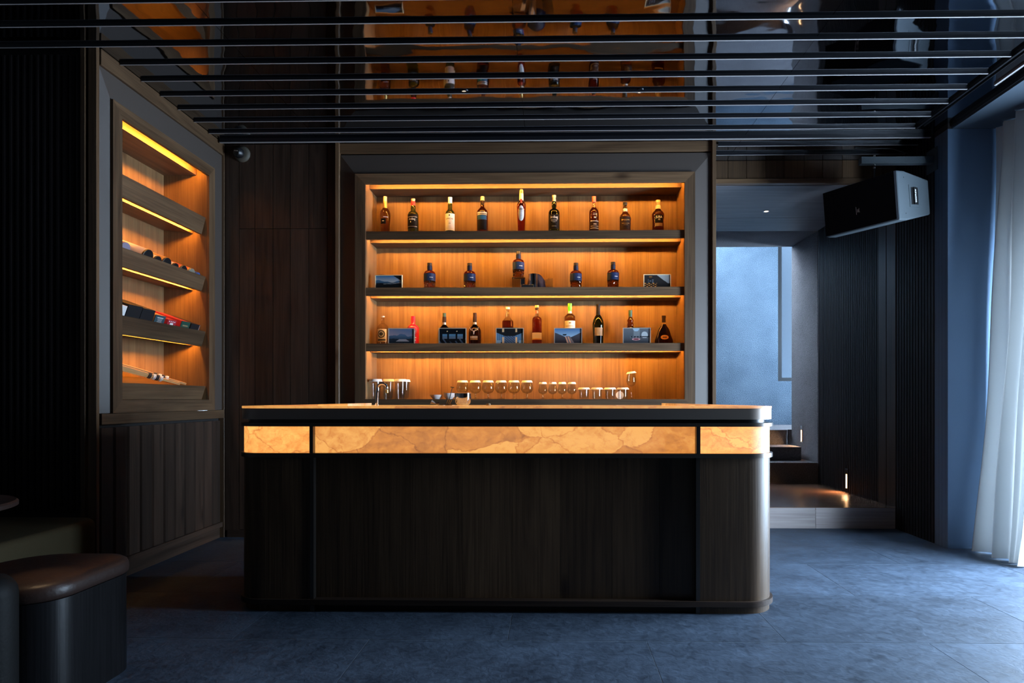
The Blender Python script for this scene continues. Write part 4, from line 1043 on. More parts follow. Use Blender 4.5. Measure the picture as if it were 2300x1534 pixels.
# ================================================================== GLASSES ON THE NICHE FLOOR
z4 = bbz0
def shell(prof_out, wall):
    """closed thin shell: outer profile (bottom to rim) then back down inside"""
    inn = [(max(r-wall, 0.0), z) for r, z in reversed(prof_out[1:])]
    return prof_out+inn
def glassware(name, label, cat, u, y, vr, pts, wall, group, lid=None, lid_h=5.0, tilt=0.0, foot=None):
    """pts: (half width px, height px above base) from foot to rim"""
    x, zr = at_Y(u, vr, y); k = pxs(x, y); H = zr-z4; sc = H/(pts[-1][1])
    t = thing(name, label, cat, (x, y, z4), group)
    p = [(w*k, h*sc) for w, h in pts]
    if foot is None:
        prof = [(0, 0.0004), (p[0][0], 0.0004)]+p[1:]+[(p[-1][0]-wall, p[-1][1])]+[(max(w-wall, 0), h) for w, h in reversed(p[1:-1])]+[(p[0][0]-wall, 0.006), (0, 0.006)]
        lathe('glass', prof, 'thin_glass', t, (x, y, z4), 28)
    else:
        n = foot                       # index where the bowl starts
        bowl = p[n:]
        prof = [(0, 0.0004)]+[(w, max(h, 0.0004)) for w, h in p]+[(p[-1][0]-wall, p[-1][1])]+[(max(w-wall, 0.0005), h+wall) for w, h in reversed(bowl[1:-1])]+[(0, bowl[0][1]+wall*2)]
        lathe('glass', prof, 'thin_glass', t, (x, y, z4), 28)
    if lid:
        a, b_ = lid[0]*k, lid[1]*k
        lh = lid_h*k
        lo = lathe('paper_lid', [(0, lh), (a, lh), (b_, 0.0), (b_-0.001, 0.0), (a-0.001, lh-0.0008), (0, lh-0.0008)], 'white_paper', t, (x, y, zr-lh+0.0014 if tilt == 0 else zr-0.001), 30)
        lo.rotation_euler = (0, tilt, 0)
    return t
GH, GS_, GT, GR = 'lidded highball glasses', 'lidded brandy snifters', 'lidded small tulip glasses', 'lidded rocks tumblers'
hp_ = [(9.0, 0), (9.4, 4), (12, 44)]
glassware('highball_glass', 'paper-lidded tall glass against the left side of the niche', 'glass', 843.8, 4.885, 852, hp_, 0.0018, GH, (13, 14.8), 5.5)
glassware('highball_glass', 'paper-lidded tall glass behind the tap, second from left', 'glass', 872, 5.0, 852, hp_, 0.0018, GH, (12.5, 15), 5.5)
glassware('highball_glass', 'paper-lidded tall glass nearest the empty stretch of niche floor', 'glass', 899.5, 4.93, 852, hp_, 0.0018, GH, (12.5, 15), 5.5)
glassware('highball_glass', 'paper-lidded tall glass at the rear of the tall glass row', 'glass', 908, 5.055, 853, hp_, 0.0018, GH, (12, 14), 5)
snif = [(9, 0), (8.5, 0.8), (2.0, 2.2), (1.4, 4), (1.5, 11), (3.0, 12.2), (9.5, 14.5), (13.4, 20), (14, 24), (12.8, 31), (10.0, 40.5)]
nm_ = ['leftmost brandy snifter, behind the steel bar cup', 'second brandy snifter from the left', 'third brandy snifter from the left', 'fourth brandy snifter from the left', 'fifth brandy snifter from the left', 'rightmost brandy snifter of the row of six']
for u, l in zip((1039, 1067.6, 1096.5, 1125.7, 1154.4, 1183.6), nm_):
    glassware('brandy_snifter', 'paper-lidded '+l, 'glass', u, 4.98, 855, snif, 0.0013, GS_, (10.5, 13), 4.5, foot=5)
tu = [(9, 0), (8.4, 0.8), (2.0, 2.2), (1.4, 4), (1.5, 9), (3.0, 10.5), (8.0, 13), (10.5, 17), (10.2, 21), (8.0, 28), (7.0, 36)]
nm_ = ['leftmost small tulip glass, next to the snifters', 'second small tulip glass from the left', 'third small tulip glass from the left', 'rightmost small tulip glass, next to the rocks tumblers']
for u, l in zip((1219.3, 1241.3, 1262.6, 1284.5), nm_):
    glassware('tulip_glass', 'paper-lidded '+l, 'glass', u, 4.97, 858.5, tu, 0.0012, GT, (7.6, 9.6), 4.5, foot=5)
rk = [(10.6, 0), (10.8, 3), (11.6, 23)]
nm_ = ['leftmost rocks tumbler, next to the tulip glasses', 'second rocks tumbler from the left', 'third rocks tumbler from the left', 'rightmost rocks tumbler, beside the stemmed wine glass']
for u, l in zip((1311.6, 1340.8, 1370, 1399), nm_):
    glassware('rocks_tumbler', 'paper-lidded '+l, 'glass', u, 4.97, 871, rk, 0.002, GR, (11.5, 14.4), 4.0)
wg = [(8, 0), (7.4, 0.8), (1.6, 2), (1.0, 4), (1.0, 26), (2.4, 28), (8.2, 32), (11, 39), (11, 44), (9.4, 54), (8.6, 58)]
glassware('wine_glass', 'tall stemmed wine glass with a tilted paper lid', 'glass', 1418, 4.99, 838.5, wg, 0.0012, None, (8.5, 11.8), 4.0, -0.13, foot=5)
# coaster leaning behind the last tumbler
x, z = at_Y(1392, 882, 5.06); o = lathe('paper_coaster', [(0, 0.001), (0.032, 0.001), (0.032, -0.001), (0, -0.001)], 'white_paper', None, (x, 5.055, z4+0.0325), 30); o.rotation_euler = (PI/2-0.2, 0, 0)
tag(o, 'round white paper disc leaning behind the rightmost tumbler', 'coaster')
# bowls
def bowl(u, v0, hw, y, label, z0=None, h=0.035):
    x, zt = at_Y(u, v0, y); k = pxs(x, y); r = hw*k; zb = z4 if z0 is None else z0
    o = lathe('small_bowl', [(0, 0.0005), (r*0.55, 0.0005), (r*0.62, 0.006), (r*0.9, h*0.6), (r, h), (r-0.002, h), (r*0.86, h*0.6), (r*0.5, 0.009), (0, 0.008)], 'ceramic', None, (x, y, zb), 32)
    tag(o, label, 'bowl', 'white bowls left of the snifters'); return o
bowl(980, 886, 14, 4.95, 'single shallow white bowl left of the stacked bowls')
for i, l in enumerate(('bottom', 'second lowest', 'second highest', 'top')):
    bowl(1009, 890, 12.5, 4.95, 'white bowl, '+l+' of the stack behind the bar tools', z4+0.0068*i, 0.028)

# ================================================================== ON THE COUNTER
zk = zt0+0.0002
def cat_at(u, y): return at_Y(u, 0, y)[0]
# tap
yt = 3.60; x0 = cat_at(846.5, yt); k = pxs(x0, yt); zt_ = at_Y(858, 858, yt)[1]
tp = thing('bar_tap', 'slim curved chrome tap rising from the bar top', 'tap', (x0, yt, zk))
r = 0.014; pts = [(0, 0, 0.004), (0.002, 0, 0.05)]
hh = zt_-zk-0.012; R = 0.021
pts = [(0, 0, 0.002), (0.001, 0, hh-R-0.03), (0.004, 0, hh-R-0.008)]
for i in range(11):
    a = PI-PI*1.05*i/10
    pts.append((0.004+R+0.006+(R+0.006)*math.cos(a), 0, hh-R+R*1.15*math.sin(a)))
tube('spout', pts, 0.0085, 'chrome', tp, (x0, yt, zk), 14, [0.0095]*3+[0.009-0.0001*i for i in range(11)])
lathe('nozzle', [(0, 0.0), (0.0085, 0.0), (0.0085, 0.018), (0, 0.018)], 'gold', tp, (x0+0.004+2*(R+0.006), yt, zk+hh-R-0.030), 18)
lathe('base_ring', [(0, 0.0), (0.013, 0.0), (0.013, 0.004), (0, 0.004)], 'chrome', tp, (x0, yt, zk), 20)
# mixing cup
xq, zq = at_Y(1040, 882.5, 3.52); kq = pxs(xq, 3.52); hq = zq-zk
cu = thing('bar_cup', 'polished steel bar cup mirroring the glowing counter', 'cup', (xq, 3.52, zk))
lathe('cup', [(0, 0.0004), (9*kq, 0.0004), (13*kq, 0.004), (16*kq, 0.012), (17.6*kq, 0.026), (18.2*kq, 0.045), (18.2*kq, hq-0.002), (18.8*kq, hq), (17.6*kq, hq), (17.4*kq, 0.04), (16*kq, 0.02), (12*kq, 0.008), (0, 0.006)], 'chrome', cu, (xq, 3.52, zk), 40)
# bar tools
def stick(name, label, p0, p1, r, mat, extra=None):
    (ua, va, ya), (ub, vb, yb_) = p0, p1
    xa, za = at_Y(ua, va, ya); xb, zb = at_Y(ub, vb, yb_)
    zb = max(zb, zk+r)
    t = thing(name, label, 'bar tool', (xb, yb_, zk), 'bar tools on the counter')
    tube('shaft', [(xa, ya, za), ((xa+xb)/2, (ya+yb_)/2, (za+zb)/2), (xb, yb_, zb)], r, mat, t, (0, 0, 0), 8)
    return t, xa, ya, za
hol = thing('tool_holder', 'low dark holder for bar tools beside the steel cup', 'holder', (cat_at(1003, 3.53), 3.53, zk))
lathe('holder', [(0, 0), (0.032, 0), (0.03, 0.008), (0.027, 0.008), (0.026, 0.003), (0, 0.003)], 'bronze', hol, wloc(hol), 24)
t, xa, ya_, za = stick('muddler', 'black twisted bar spoon with crosswise top leaning by the bowls', (1016, 870, 3.56), (1006, 910, 3.53), 0.0022, 'plastic_black')
tube('crosspiece', [(xa-0.010, ya_, za+0.002), (xa, ya_, za), (xa+0.011, ya_, za-0.002)], 0.003, 'plastic_black', t, (0, 0, 0), 8)
for i, (ua, va, l) in enumerate(((1007, 896.5, 'left'), (1011, 897, 'middle'), (1014.5, 898.5, 'right'))):
    stick('strainer_rod', 'thin brass bar rod in the tool holder, '+l+' of three', (ua, va, 3.51), (ua-5.5, 909, 3.51), 0.0014, 'gold')
# jigger lying on the counter
xj, zj = at_Y(978, 904, 3.5); jg = thing('jigger', 'small bronze double jigger tipped over on the bar top', 'bar tool', (xj, 3.5, zk))
lathe('jigger_cup', [(0.004, 0.0), (0.0135, 0.026), (0.0125, 0.026), (0.0035, 0.002)], 'bronze', jg, (xj, 3.5, zk+0.0105), 22, True, rot=(0.0, -1.15, 0.2))
lathe('jigger_cup', [(0.004, 0.0), (0.0115, 0.020), (0.0105, 0.020), (0.0035, 0.002)], 'bronze', jg, (xj+0.001, 3.5, zk+0.0098), 22, True, rot=(0.0, 1.6, 0.2))
xj, zj = at_Y(993, 909, 3.47)
o = tube('coiled_strainer', [(0.016*math.cos(a*0.5), 0.016*math.sin(a*0.5), 0.0022+0.0004*math.sin(3*a)) for a in range(13)], 0.0018, 'bronze', None, (xj, 3.47, zk), 8); tag(o, 'small coiled wire strainer on the bar top', 'bar tool')
xj = cat_at(1097, 3.5); o = lathe('bottle_stopper', [(0, 0.0), (0.012, 0.0), (0.014, 0.004), (0.012, 0.011), (0.006, 0.0125), (0, 0.0125)], 'tan_label', None, (xj, 3.5, zk), 20); tag(o, 'small olive stopper lying right of the steel cup', 'stopper')

# ================================================================== DISPLAY CABINET CONTENTS
FX = XL+0.03
def shelf_z(i, d): zt = LS[i][0]; return zt-0.05+(d-0.03)*(0.105/(dep-0.03))
slope = math.atan(0.105/(dep-0.03))
GT2 = 'gift tubes on the slanted shelf'
def gift_tube(u, rad, body, cap, label, bands=None, ln=0.20, capl=0.012):
    y = at_X(u, 0, FX-0.04)[0]; d0 = 0.036
    zc_ = shelf_z(1, d0)+rad/math.cos(slope)+0.001
    t = thing('gift_tube', label, 'tube', (FX-d0, y, zc_), GT2)
    R_ = (0, -PI/2+slope, 0)
    ln = min(ln, (dep-d0-0.012-2*rad*math.sin(slope)*0.6)/math.cos(slope))
    lathe('body', [(0, capl), (rad, capl), (rad, ln), (0, ln)], body, t, wloc(t), 30, rot=R_)
    lathe('cap', [(0, 0), (rad*0.96, 0), (rad*1.01, 0.002), (rad*1.01, capl), (0, capl)], cap, t, wloc(t), 30, rot=R_)
    for a, m in (bands or []): lathe('band', [(rad-0.001, a), (rad+0.0008, a), (rad+0.0008, a+0.006), (rad-0.001, a+0.006)], m, t, wloc(t), 30, True, rot=R_)
    return t
gift_tube(279, 0.046, 'tube_mauve', 'tube_mauve', 'mauve-capped gift tube at the near end of the slanted shelf', [(0.014, 'red')])
gift_tube(331, 0.050, 'tube_white', 'plastic_black', 'wide white gift tube with black end cap')
gift_tube(352.5, 0.040, 'tube_white', 'plastic_black', 'slim pale gift tube with black cap, right of the wide white tube')
gift_tube(373, 0.046, 'honey_wood', 'plastic_black', 'ochre gift tube with black cap in the middle of the row')
gift_tube(392, 0.038, 'tube_white', 'plastic_black', 'slim pale gift tube with black cap, right of the ochre tube')
gift_tube(410.5, 0.040, 'orange_red', 'plastic_black', 'orange gift tube with black cap, left of the grey-capped tube')
gift_tube(428.5, 0.040, 'orange_red', 'tube_grey', 'orange gift tube with gold rings and grey cap', [(0.014, 'gold'), (0.04, 'gold')])
gift_tube(442, 0.034, 'tube_blue', 'tube_blue', 'blue-capped gift tube at the far end of the slanted shelf')
GB = 'gift boxes on the slanted shelf'
def gift_box(u0, u1, h, mat, face, label, lines=None, ln=0.21, d0=0.06, txt=None):
    ya_ = at_X(u0, 0, FX-0.03)[0]; yb_ = at_X(u1, 0, FX-0.03)[0]; w = yb_-ya_; y = (ya_+yb_)/2
    z = shelf_z(2, d0)+0.001
    t = thing('gift_box', label, 'box', (FX-d0, y, z), GB)
    t.rotation_euler = (0, slope, 0)
    ln = min(ln, 0.225)
    L0 = wloc(t)
    box('carton', L0.x-ln, L0.x-0.003, L0.y-w/2, L0.y+w/2, L0.z, L0.z+h, mat, t, 0.002)
    box('end_face', L0.x-0.003, L0.x, L0.y-w/2, L0.y+w/2, L0.z, L0.z+h, face, t)
    for (s_, q, sw, sh, m) in (lines or []):
        box('print_mark', L0.x, L0.x+0.0006, L0.y+w*(s_-0.5)-w*sw/2, L0.y+w*(s_-0.5)+w*sw/2, L0.z+h*q, L0.z+h*(q+sh), m, t)
    return t
gift_box(268, 284, 0.110, 'white', 'white', 'white gift box at the near end of the box row')
gift_box(286, 317, 0.125, 'box_black', 'box_black', 'tall black gift box, left of the two black ones')
gift_box(318, 346, 0.120, 'box_black', 'box_black', 'tall black gift box with lid, right of the two black ones')
gift_box(350, 372, 0.098, 'honey_wood', 'teal_box', 'gift box with dark teal end and white print', [(0.5, 0.80, 0.6, 0.05, 'white')]+[(0.5, 0.72-0.07*i, 0.5-0.05*(i % 3), 0.035, 'silver_print') for i in range(5)])
gift_box(379, 398, 0.084, 'box_red', 'box_red', 'red gift box with white lettering and square label', [(0.2+0.2*i, 0.80, 0.09, 0.10, 'white') for i in range(4)]+[(0.5, 0.50, 0.36, 0.24, 'white')])
gift_box(409, 428, 0.092, 'box_red', 'dark_green', 'dark green ended gift box with gold print', [(0.5, 0.62, 0.6, 0.10, 'tan_label')])
gift_box(431, 450, 0.088, 'box_black', 'box_black', 'small black gift box at the far end of the box row', [(0.96, 0.0, 0.05, 0.98, 'silver_print')])
# two wooden swords with cord grips on the bottom slanted shelf
def sword(u0, v0, u1, v1, x, label):
    ya_, za = at_X(u0, v0, x); yb_, zb = at_X(u1, v1, x)
    A, B = Vector((x-0.015, ya_, za)), Vector((x+0.015, yb_, zb))
    t = thing('wooden_sword', label, 'ornament', tuple(A), 'wooden swords on the lowest slanted shelf')
    def P(s_): return A+(B-A)*s_
    d = (B-A).normalized(); up = Vector((0.5, 0, 0.86)); up = (up-d*up.dot(d)).normalized(); sd = d.cross(up)
    v = []; f = []
    for s_, hgt, th in ((0.0, 0.016, 0.004), (0.3, 0.016, 0.005), (0.6, 0.012, 0.005), (0.62, 0.008, 0.007), (1.0, 0.007, 0.007)):
        c = P(s_)
        for a, b_ in ((1, 1), (1, -1), (-1, -1), (-1, 1)): v.append(c+up*hgt*a+sd*th*b_)
    for i in range(4):
        for k_ in range(4): f.append((4*i+k_, 4*i+(k_+1) % 4, 4*i+4+(k_+1) % 4, 4*i+4+k_))
    f += [(0, 1, 2, 3), (16, 17, 18, 19)]
    from_pts('blade', [p-A for p in v], f, 'honey_wood', t, A)
    for s_, m in ((0.50, 'ink'), (0.57, 'white'), (0.62, 'ink'), (0.68, 'white')):
        c = P(s_); pts = []
        for i in range(15):
            a = 2*PI*i/7; pts.append(c-A+d*(0.002*i-0.014)+up*0.017*math.cos(a)+sd*0.012*math.sin(a))
        tube('cord_wrap', pts, 0.0045, m, t, A, 6)
    return t
sword(262, 822, 398, 862, FX-0.10, 'wooden sword with black and white cord, front one on lowest shelf')
sword(270, 820, 412, 862, FX-0.15, 'wooden sword with black and white cord, rear one on lowest shelf')

# ================================================================== LOUDSPEAKER
A = Vector((-0.522, 0.853, 0)); Nf = Vector((-0.853, -0.522, 0)); tl = math.radians(7)
cF = Vector((2.256, 4.63, 2.507))
Fn = (Nf*math.cos(tl)+Vector((0, 0, -1))*math.sin(tl)).normalized(); Up = A.cross(Fn).normalized()
if Up.z < 0: Up = -Up
sp = thing('loudspeaker', 'black loudspeaker cabinet hung below the ceiling by the fluted wall', 'speaker', tuple(cF))
LW, HF, HB, DP = 0.565, 0.345, 0.25, 0.42
def spt(a, h, d): return A*a+Up*h-Fn*d
sec = [(-HF/2, 0.015), (-HF/2, 0.11), (-HB/2, DP), (HB/2, DP), (HF/2, 0.11), (HF/2, 0.015)]
v = [spt(-LW/2, h, d) for h, d in sec]+[spt(LW/2, h, d) for h, d in sec]; n = 6
f = [tuple(range(n)), tuple(range(n, 2*n))]+[(i, (i+1) % n, n+(i+1) % n, n+i) for i in range(n)]
o = from_pts('cabinet', v, f, 'speaker_box', sp, cF)
md = o.modifiers.new('bevel', 'BEVEL'); md.width = 0.012; md.segments = 3
g_ = 0.004
q0 = [spt(a, h, 0.0145) for a, h in ((-LW/2+g_, -HF/2+g_), (LW/2-g_, -HF/2+g_), (LW/2-g_, HF/2-g_), (-LW/2+g_, HF/2-g_))]
q1 = [spt(a, h, -0.006) for a, h in ((-LW/2+g_*2, -HF/2+g_*2), (LW/2-g_*2, -HF/2+g_*2), (LW/2-g_*2, HF/2-g_*2), (-LW/2+g_*2, HF/2-g_*2))]
v = q0+q1; o = from_pts('grille', v, [(0, 1, 2, 3), (7, 6, 5, 4), (0, 4, 5, 1), (1, 5, 6, 2), (2, 6, 7, 3), (3, 7, 4, 0)], 'grille', sp, cF)
def orient(o, xax, yax, zax): o.rotation_euler = Matrix((xax, yax, zax)).transposed().to_euler()
# recessed handle on the end that faces the room
E = -A
hc = cF+E*(LW/2)+(-Fn)*0.22+Up*0.0
def epl(nm, s0, s1, h0, h1, t0, t1, mat, parent):
    """small block on the speaker's end face: s toward the back, h up, t out of the face"""
    b_ = -Fn; pts = [b_*s+Up*h+E*t for t in (t0, t1) for s, h in ((s0, h0), (s1, h0), (s1, h1), (s0, h1))]
    return from_pts(nm, pts, [(0, 1, 2, 3), (7, 6, 5, 4), (0, 4, 5, 1), (1, 5, 6, 2), (2, 6, 7, 3), (3, 7, 4, 0)], mat, parent, hc)
hd = epl('handle_plate', -0.065, 0.065, -0.078, 0.078, 0.0, 0.0025, 'speaker_box', sp)
epl('handle_cup', -0.045, 0.045, -0.060, 0.060, 0.0026, 0.0032, 'plastic_black', hd)
epl('handle_bar', -0.018, 0.015, -0.060, 0.060, 0.0034, 0.010, 'plastic_black', hd)
me = text_mesh('KP6000', 0.0235, 0.0004); me.materials.clear(); me.materials.append(MATS['white'])
o = mesh_obj('lettering', me, hc+E*0.0106-Fn*(-0.001), hd)
xs2 = [vv_.co.x for vv_ in me.vertices]; sc_ = 0.092/(max(xs2)-min(xs2))
for vv_ in me.vertices: vv_.co.x *= sc_
o.matrix_basis = Matrix.Translation(o.location) @ Matrix((-Up, E.cross(-Up), E)).transposed().to_4x4()
for s_, h in ((-0.12, 0.125), (-0.12, -0.125)):
    o = epl('screw', s_-0.003, s_+0.003, h-0.003, h+0.003, 0.0, 0.002, 'plastic_black', sp)
# small maker's mark on the grille, turned on its side
me = text_mesh('JBL', 0.022, 0.0003); me.materials.clear(); me.materials.append(MATS['silver_print'])
o = mesh_obj('lettering', me, cF+Fn*0.0066+spt(-0.0, -0.035, 0), sp)
o.matrix_basis = Matrix.Translation(o.location) @ Matrix((Up, A if (Up.cross(A)).dot(Fn) > 0 else -A, Fn)).transposed().to_4x4()
o = from_pts('badge_bar', [Vector(p) for p in [spt(0.016+a, -0.035+h, t_) for t_ in (-0.0062, -0.0072) for a, h in ((-0.0015, -0.028), (0.0015, -0.028), (0.0015, 0.028), (-0.0015, 0.028))]],
    [(0, 1, 2, 3), (7, 6, 5, 4), (0, 4, 5, 1), (1, 5, 6, 2), (2, 6, 7, 3), (3, 7, 4, 0)], 'silver_print', sp, cF)
# wall arm and hanging rod
ya = 4.72; xa, za = at_Y(1935, 351.5, ya); _, zb = at_Y(1935, 367, ya)
br = thing('speaker_bracket', 'grey steel wall arm and rod that carry the loudspeaker', 'bracket', (XR, ya, zb))
box('arm', xa, XR-0.001, ya, ya+0.05, zb, za, 'speaker_box', br, 0.002)
box('wall_plate', XR-0.008, XR-0.0005, ya-0.04, ya+0.09, zb-0.06, za+0.06, 'speaker_box', br, 0.001)
xr_ = at_Y(1964, 0, ya+0.025)[0]
zsp = cF.z+HF/2-0.004
tube('rod', [(xr_, ya+0.025, zsp), (xr_, ya+0.025, (zsp+za)/2), (xr_, ya+0.025, za+0.02)], 0.006, 'plastic_black', br, (0, 0, 0), 10)
for z in (za+0.008, zb-0.010, zb-0.03, zsp+0.02): lathe('nut', [(0, 0), (0.010, 0), (0.010, 0.009), (0, 0.009)], 'steel', br, (xr_, ya+0.025, z), 6)
# cable
o = tube('speaker_cable', [(2.40, 4.99, ZC-0.004), (2.70, 4.99, ZC-0.012), (2.83, 5.0, ZC-0.05), (2.857, 5.0, ZC-0.14), (2.857, 5.01, 2.80), (2.855, 5.02, 2.70)], 0.004, 'plastic_black', None, (0, 0, 0), 8)
tag(o, 'thin black cable hanging from the ceiling behind the loudspeaker', 'cable')

# ================================================================== SECURITY CAMERA
xc, zc2 = at_Y(545, 347, YB); 
sc = thing('security_camera', 'small dome security camera on the plank wall under the ceiling', 'camera', (xc, YB, zc2))
lathe('mount_ring', [(0, 0.0), (0.062, 0.0), (0.062, 0.010), (0.052, 0.022), (0.040, 0.026), (0, 0.026)], 'cam_beige', sc, (xc, YB-0.0005, zc2), 36, rot=(PI/2, 0, 0))
lathe('turret', [(0, -0.028), (0.02, -0.026), (0.036, -0.012), (0.040, 0.004), (0.036, 0.02), (0.030, 0.034), (0.026, 0.036), (0, 0.036)], 'plastic_black', sc, (xc-0.008, YB-0.034, zc2-0.002), 28, rot=(PI/2+0.1, 0, -0.35))
box('label_strip', xc-0.034, xc+0.004, YB-0.0765, YB-0.0755, zc2-0.003, zc2+0.004, 'silver_print', sc).rotation_euler = (0, 0.2, -0.35)

# ================================================================== CURTAIN
ny, nz = 150, 40; v = []; f = []
Y0, Y1 = 4.02, 4.525
for j in range(nz+1):
    q = j/nz; z = 0.012+3.02*q
    for i in range(ny+1):
        s_ = i/ny; y = Y0+(Y1-Y0)*s_
        ph = 2*PI*(4.2*s_+0.30*math.sin(5*s_)+0.10*math.sin(3*q+4*s_))
        am = 0.028+0.03*(1-q)
        x = 3.185-0.15*(1-q)**1.6-am*(math.sin(ph)+0.35*math.sin(2.3*ph+1.3*q))+0.012*math.sin(9*q+6*s_)
        yy = y+0.012*math.cos(ph)-0.05*(1-q)*(1-s_)*0
        v.append((x, yy, z))
for j in range(nz):
    for i in range(ny):
        a = j*(ny+1)+i; f.append((a, a+1, a+ny+2, a+ny+1))
me = bpy.data.meshes.new('curtain'); me.from_pydata(v, [], f); me.update(); me.polygons.foreach_set('use_smooth', [True]*len(me.polygons)); me.materials.append(MATS['sheer'])
o = bpy.data.objects.new('sheer_curtain', me); C.objects.link(o); tag(o, 'floor-length white sheer curtain gathered at the right window', 'curtain')

# ================================================================== SEATING ON THE LEFT
bn = thing('banquette', 'olive brown suede banquette seat along the left wall', 'bench', (-2.86, 1.9, 0))
def soft_box(nm, x0, x1, y0, y1, z0, z1, r, mat, parent, rc=None):
    bm = bmesh.new(); bmesh.ops.create_cube(bm, size=1); bmesh.ops.scale(bm, vec=(x1-x0, y1-y0, z1-z0), verts=bm.verts)
    if rc:
        e = [e for e in bm.edges if abs(e.verts[0].co.z-e.verts[1].co.z) > 1e-4]
        bmesh.ops.bevel(bm, geom=e, offset=rc, segments=10, affect='EDGES', profile=0.5)
        e = [e for e in bm.edges if all(abs(v_.co.z-(z1-z0)/2) < 1e-5 for v_ in e.verts)]
        bmesh.ops.bevel(bm, geom=e, offset=r, segments=6, affect='EDGES', profile=0.5)
    else: bmesh.ops.bevel(bm, geom=bm.edges[:], offset=r, segments=6, affect='EDGES', profile=0.5)
    me = bpy.data.meshes.new(nm); bm.to_mesh(me); bm.free(); me.polygons.foreach_set('use_smooth', [True]*len(me.polygons)); me.set_sharp_from_angle(angle=math.radians(50)); me.materials.append(MATS[mat])
    return mesh_obj(nm, me, ((x0+x1)/2, (y0+y1)/2, (z0+z1)/2), parent)
soft_box('seat_cushion', -3.27, -2.475, 0.4, 3.42, 0.16, 0.43, 0.035, 'suede', bn, 0.13)
box('bench_base', -3.27, -2.60, 0.4, 3.42, 0, 0.16, 'groove', bn)
# round table
tb = thing('round_table', 'round dark table just entering the picture at the left edge', 'table', (-2.365, 2.29, 0))
lathe('table_top', [(0, 0.655), (0.27, 0.655), (0.285, 0.661), (0.285, 0.675), (0.278, 0.682), (0, 0.682)], 'leather', tb, wloc(tb), 64)
lathe('pedestal', [(0, 0.012), (0.03, 0.012), (0.03, 0.654), (0, 0.654)], 'black_metal', tb, wloc(tb), 24)
lathe('foot', [(0, 0), (0.095, 0), (0.095, 0.011), (0, 0.011)], 'black_metal', tb, wloc(tb), 40)
# stool
so = thing('leather_stool', 'black wooden block stool with rounded corners and brown leather cushion', 'stool', (-1.93, 2.30, 0))
so_out = lambda e: rrect(-2.16-e, -1.70+e, 2.06-e, 2.545+e, 0.13+e, 0.13+e, 12, 0.21+e, 0.12+e)
prism('stool_body', so_out(0.0), 0.0, 0.385, 'stool_wood', so)
def cushion(nm, out, z0, z1, mat, parent, dome=0.012):
    rings = [(0.0, z0), (0.007, z0+0.006), (0.009, z0+0.02), (0.008, z1-0.026), (0.003, z1-0.012), (-0.012, z1-0.002), (-0.04, z1+dome*0.35), (-0.10, z1+dome*0.8)]
    v = []; f = []
    n = len(out(0))
    for e, z in rings: v += [(x, y, z) for x, y in out(e)]
    for j in range(len(rings)-1):
        for i in range(n): f.append((j*n+i, j*n+(i+1) % n, (j+1)*n+(i+1) % n, (j+1)*n+i))
    cx = sum(p[0] for p in out(0))/n; cyy = sum(p[1] for p in out(0))/n
    v.append((cx, cyy, z1+dome)); c = len(v)-1; b0 = (len(rings)-1)*n
    for i in range(n): f.append((b0+i, b0+(i+1) % n, c))
    f.append(tuple(range(n)))
    return from_pts(nm, v, f, mat, parent, (0, 0, 0), True, 60)
cushion('cushion', so_out, 0.387, 0.448, 'leather', so)
# armchair, mostly out of frame
ar = thing('lounge_chair', 'black lounge chair with a rounded back cut by the left picture edge', 'chair', (-1.80, 1.52, 0))
soft_box('backrest', -1.98, -1.425, 1.55, 1.68, 0.10, 0.622, 0.06, 'black_leather', ar)
soft_box('seat', -1.97, -1.445, 1.05, 1.545, 0.16, 0.40, 0.04, 'black_leather', ar)
for x in (-1.95, -1.50):
    for y in (1.09, 1.60): box('leg', x, x+0.03, y, y+0.03, 0, 0.16 if y < 1.5 else 0.105, 'black_metal', ar)

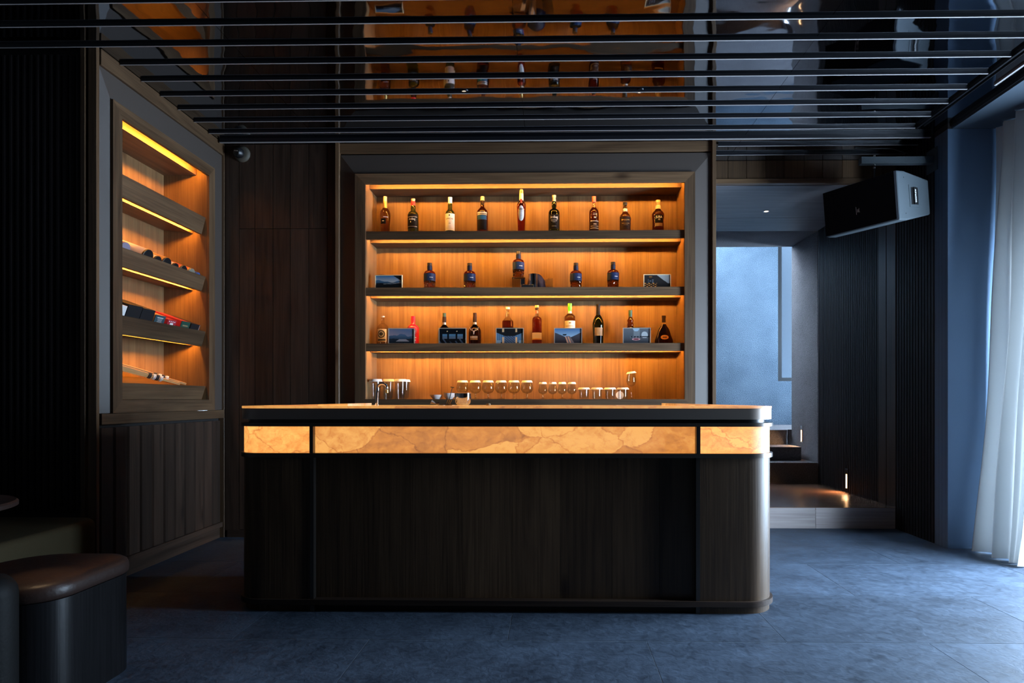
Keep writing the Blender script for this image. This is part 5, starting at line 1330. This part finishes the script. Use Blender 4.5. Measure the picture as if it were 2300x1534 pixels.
# ================================================================== LAMPS
def downlight(name, label, x, y, z, energy, size, blend=0.7, col=(1, 0.68, 0.38), group=None, ring='black_metal', es=True):
    t = thing(name, label, 'lamp', (x, y, z), group)
    lathe('trim_ring', [(0.020, 0), (0.030, 0), (0.030, -0.004), (0.020, -0.004)], ring, t, (x, y, z-0.0002), 28, True)
    lathe('lens', [(0, -0.001), (0.0195, -0.001), (0.0195, -0.003), (0, -0.003)], 'lamp_lens', t, (x, y, z-0.0002), 24)
    if energy > 0:
        l = bpy.data.lights.new('beam', 'SPOT'); l.energy = energy; l.color = col; l.spot_size = size; l.spot_blend = blend; l.shadow_soft_size = 0.015
        o = bpy.data.objects.new('beam', l); C.objects.link(o); o.parent = t; o.location = (0, 0, -0.012)
    return t
GL = 'recessed ceiling downlights'
xa, ya_ = at_Z(1043, 206, ZC); downlight('ceiling_downlight', 'tiny recessed ceiling lamp above the left half of the bar', xa, ya_, ZC, 5, 0.9, group=GL)
xa, ya_ = at_Z(1437, 204, ZC); downlight('ceiling_downlight', 'tiny recessed ceiling lamp above the right half of the bar', xa, ya_, ZC, 5, 0.9, group=GL)
downlight('ceiling_downlight', 'tiny recessed ceiling lamp over the leather stool and table', -1.79, 2.17, ZC, 220, 0.11, 1.0, group=GL)
for x, w_ in ((-0.9, 'left'), (0.35, 'middle'), (1.55, 'right')):  # lamps added out of view to give the counter front a warm tone
    downlight('ceiling_downlight', 'added unseen ceiling lamp warming the bar front, '+w_+' of three', x, 1.75, ZC, 0.3 if x < 0 else 1.6, 1.5, 0.9, group=GL)
xa, ya_ = at_Z(1721, 474, 2.897); downlight('soffit_downlight', 'small round unlit downlight in the corridor soffit', xa, ya_, 2.897, 0, 0.5, ring='steel')
def step_light(u, v0, v1, x, zflr, energy, label):
    y, za = at_X(u, v0, x); _, zb = at_X(u, v1, x)
    t = thing('step_light', label, 'lamp', (x, y, zb), 'low wall lights by the stairs')
    zm = za-(za-zb)*0.27
    box('housing', x-0.006, x+0.001, y-0.028, y+0.028, zb, za, 'steel', t, 0.001)
    box('lens', x-0.0085, x-0.0062, y-0.008, y+0.008, zb+0.008, zm, 'step_lamp', t)
    l = bpy.data.lights.new('glow', 'AREA'); l.shape = 'RECTANGLE'; l.size = 0.012; l.size_y = 0.10; l.energy = energy; l.color = (1, 0.55, 0.25); l.spread = 2.2
    o = bpy.data.objects.new('glow', l); C.objects.link(o); o.parent = t; o.location = (-0.012, 0, (za-zb)*0.4); o.rotation_euler = (0, PI/2-0.5, 0)
    return t
step_light(1902.5, 1053, 1098, XR-0.001, zp, 2.0, 'slim glowing wall light low on the dark fluted wall')
step_light(1801, 956, 993, XR-0.001, zs[1], 1.5, 'slim glowing wall light beside the stone steps')

for o in bpy.data.objects:
    for k_ in ('_k', '_zt'):
        if k_ in o: del o[k_]
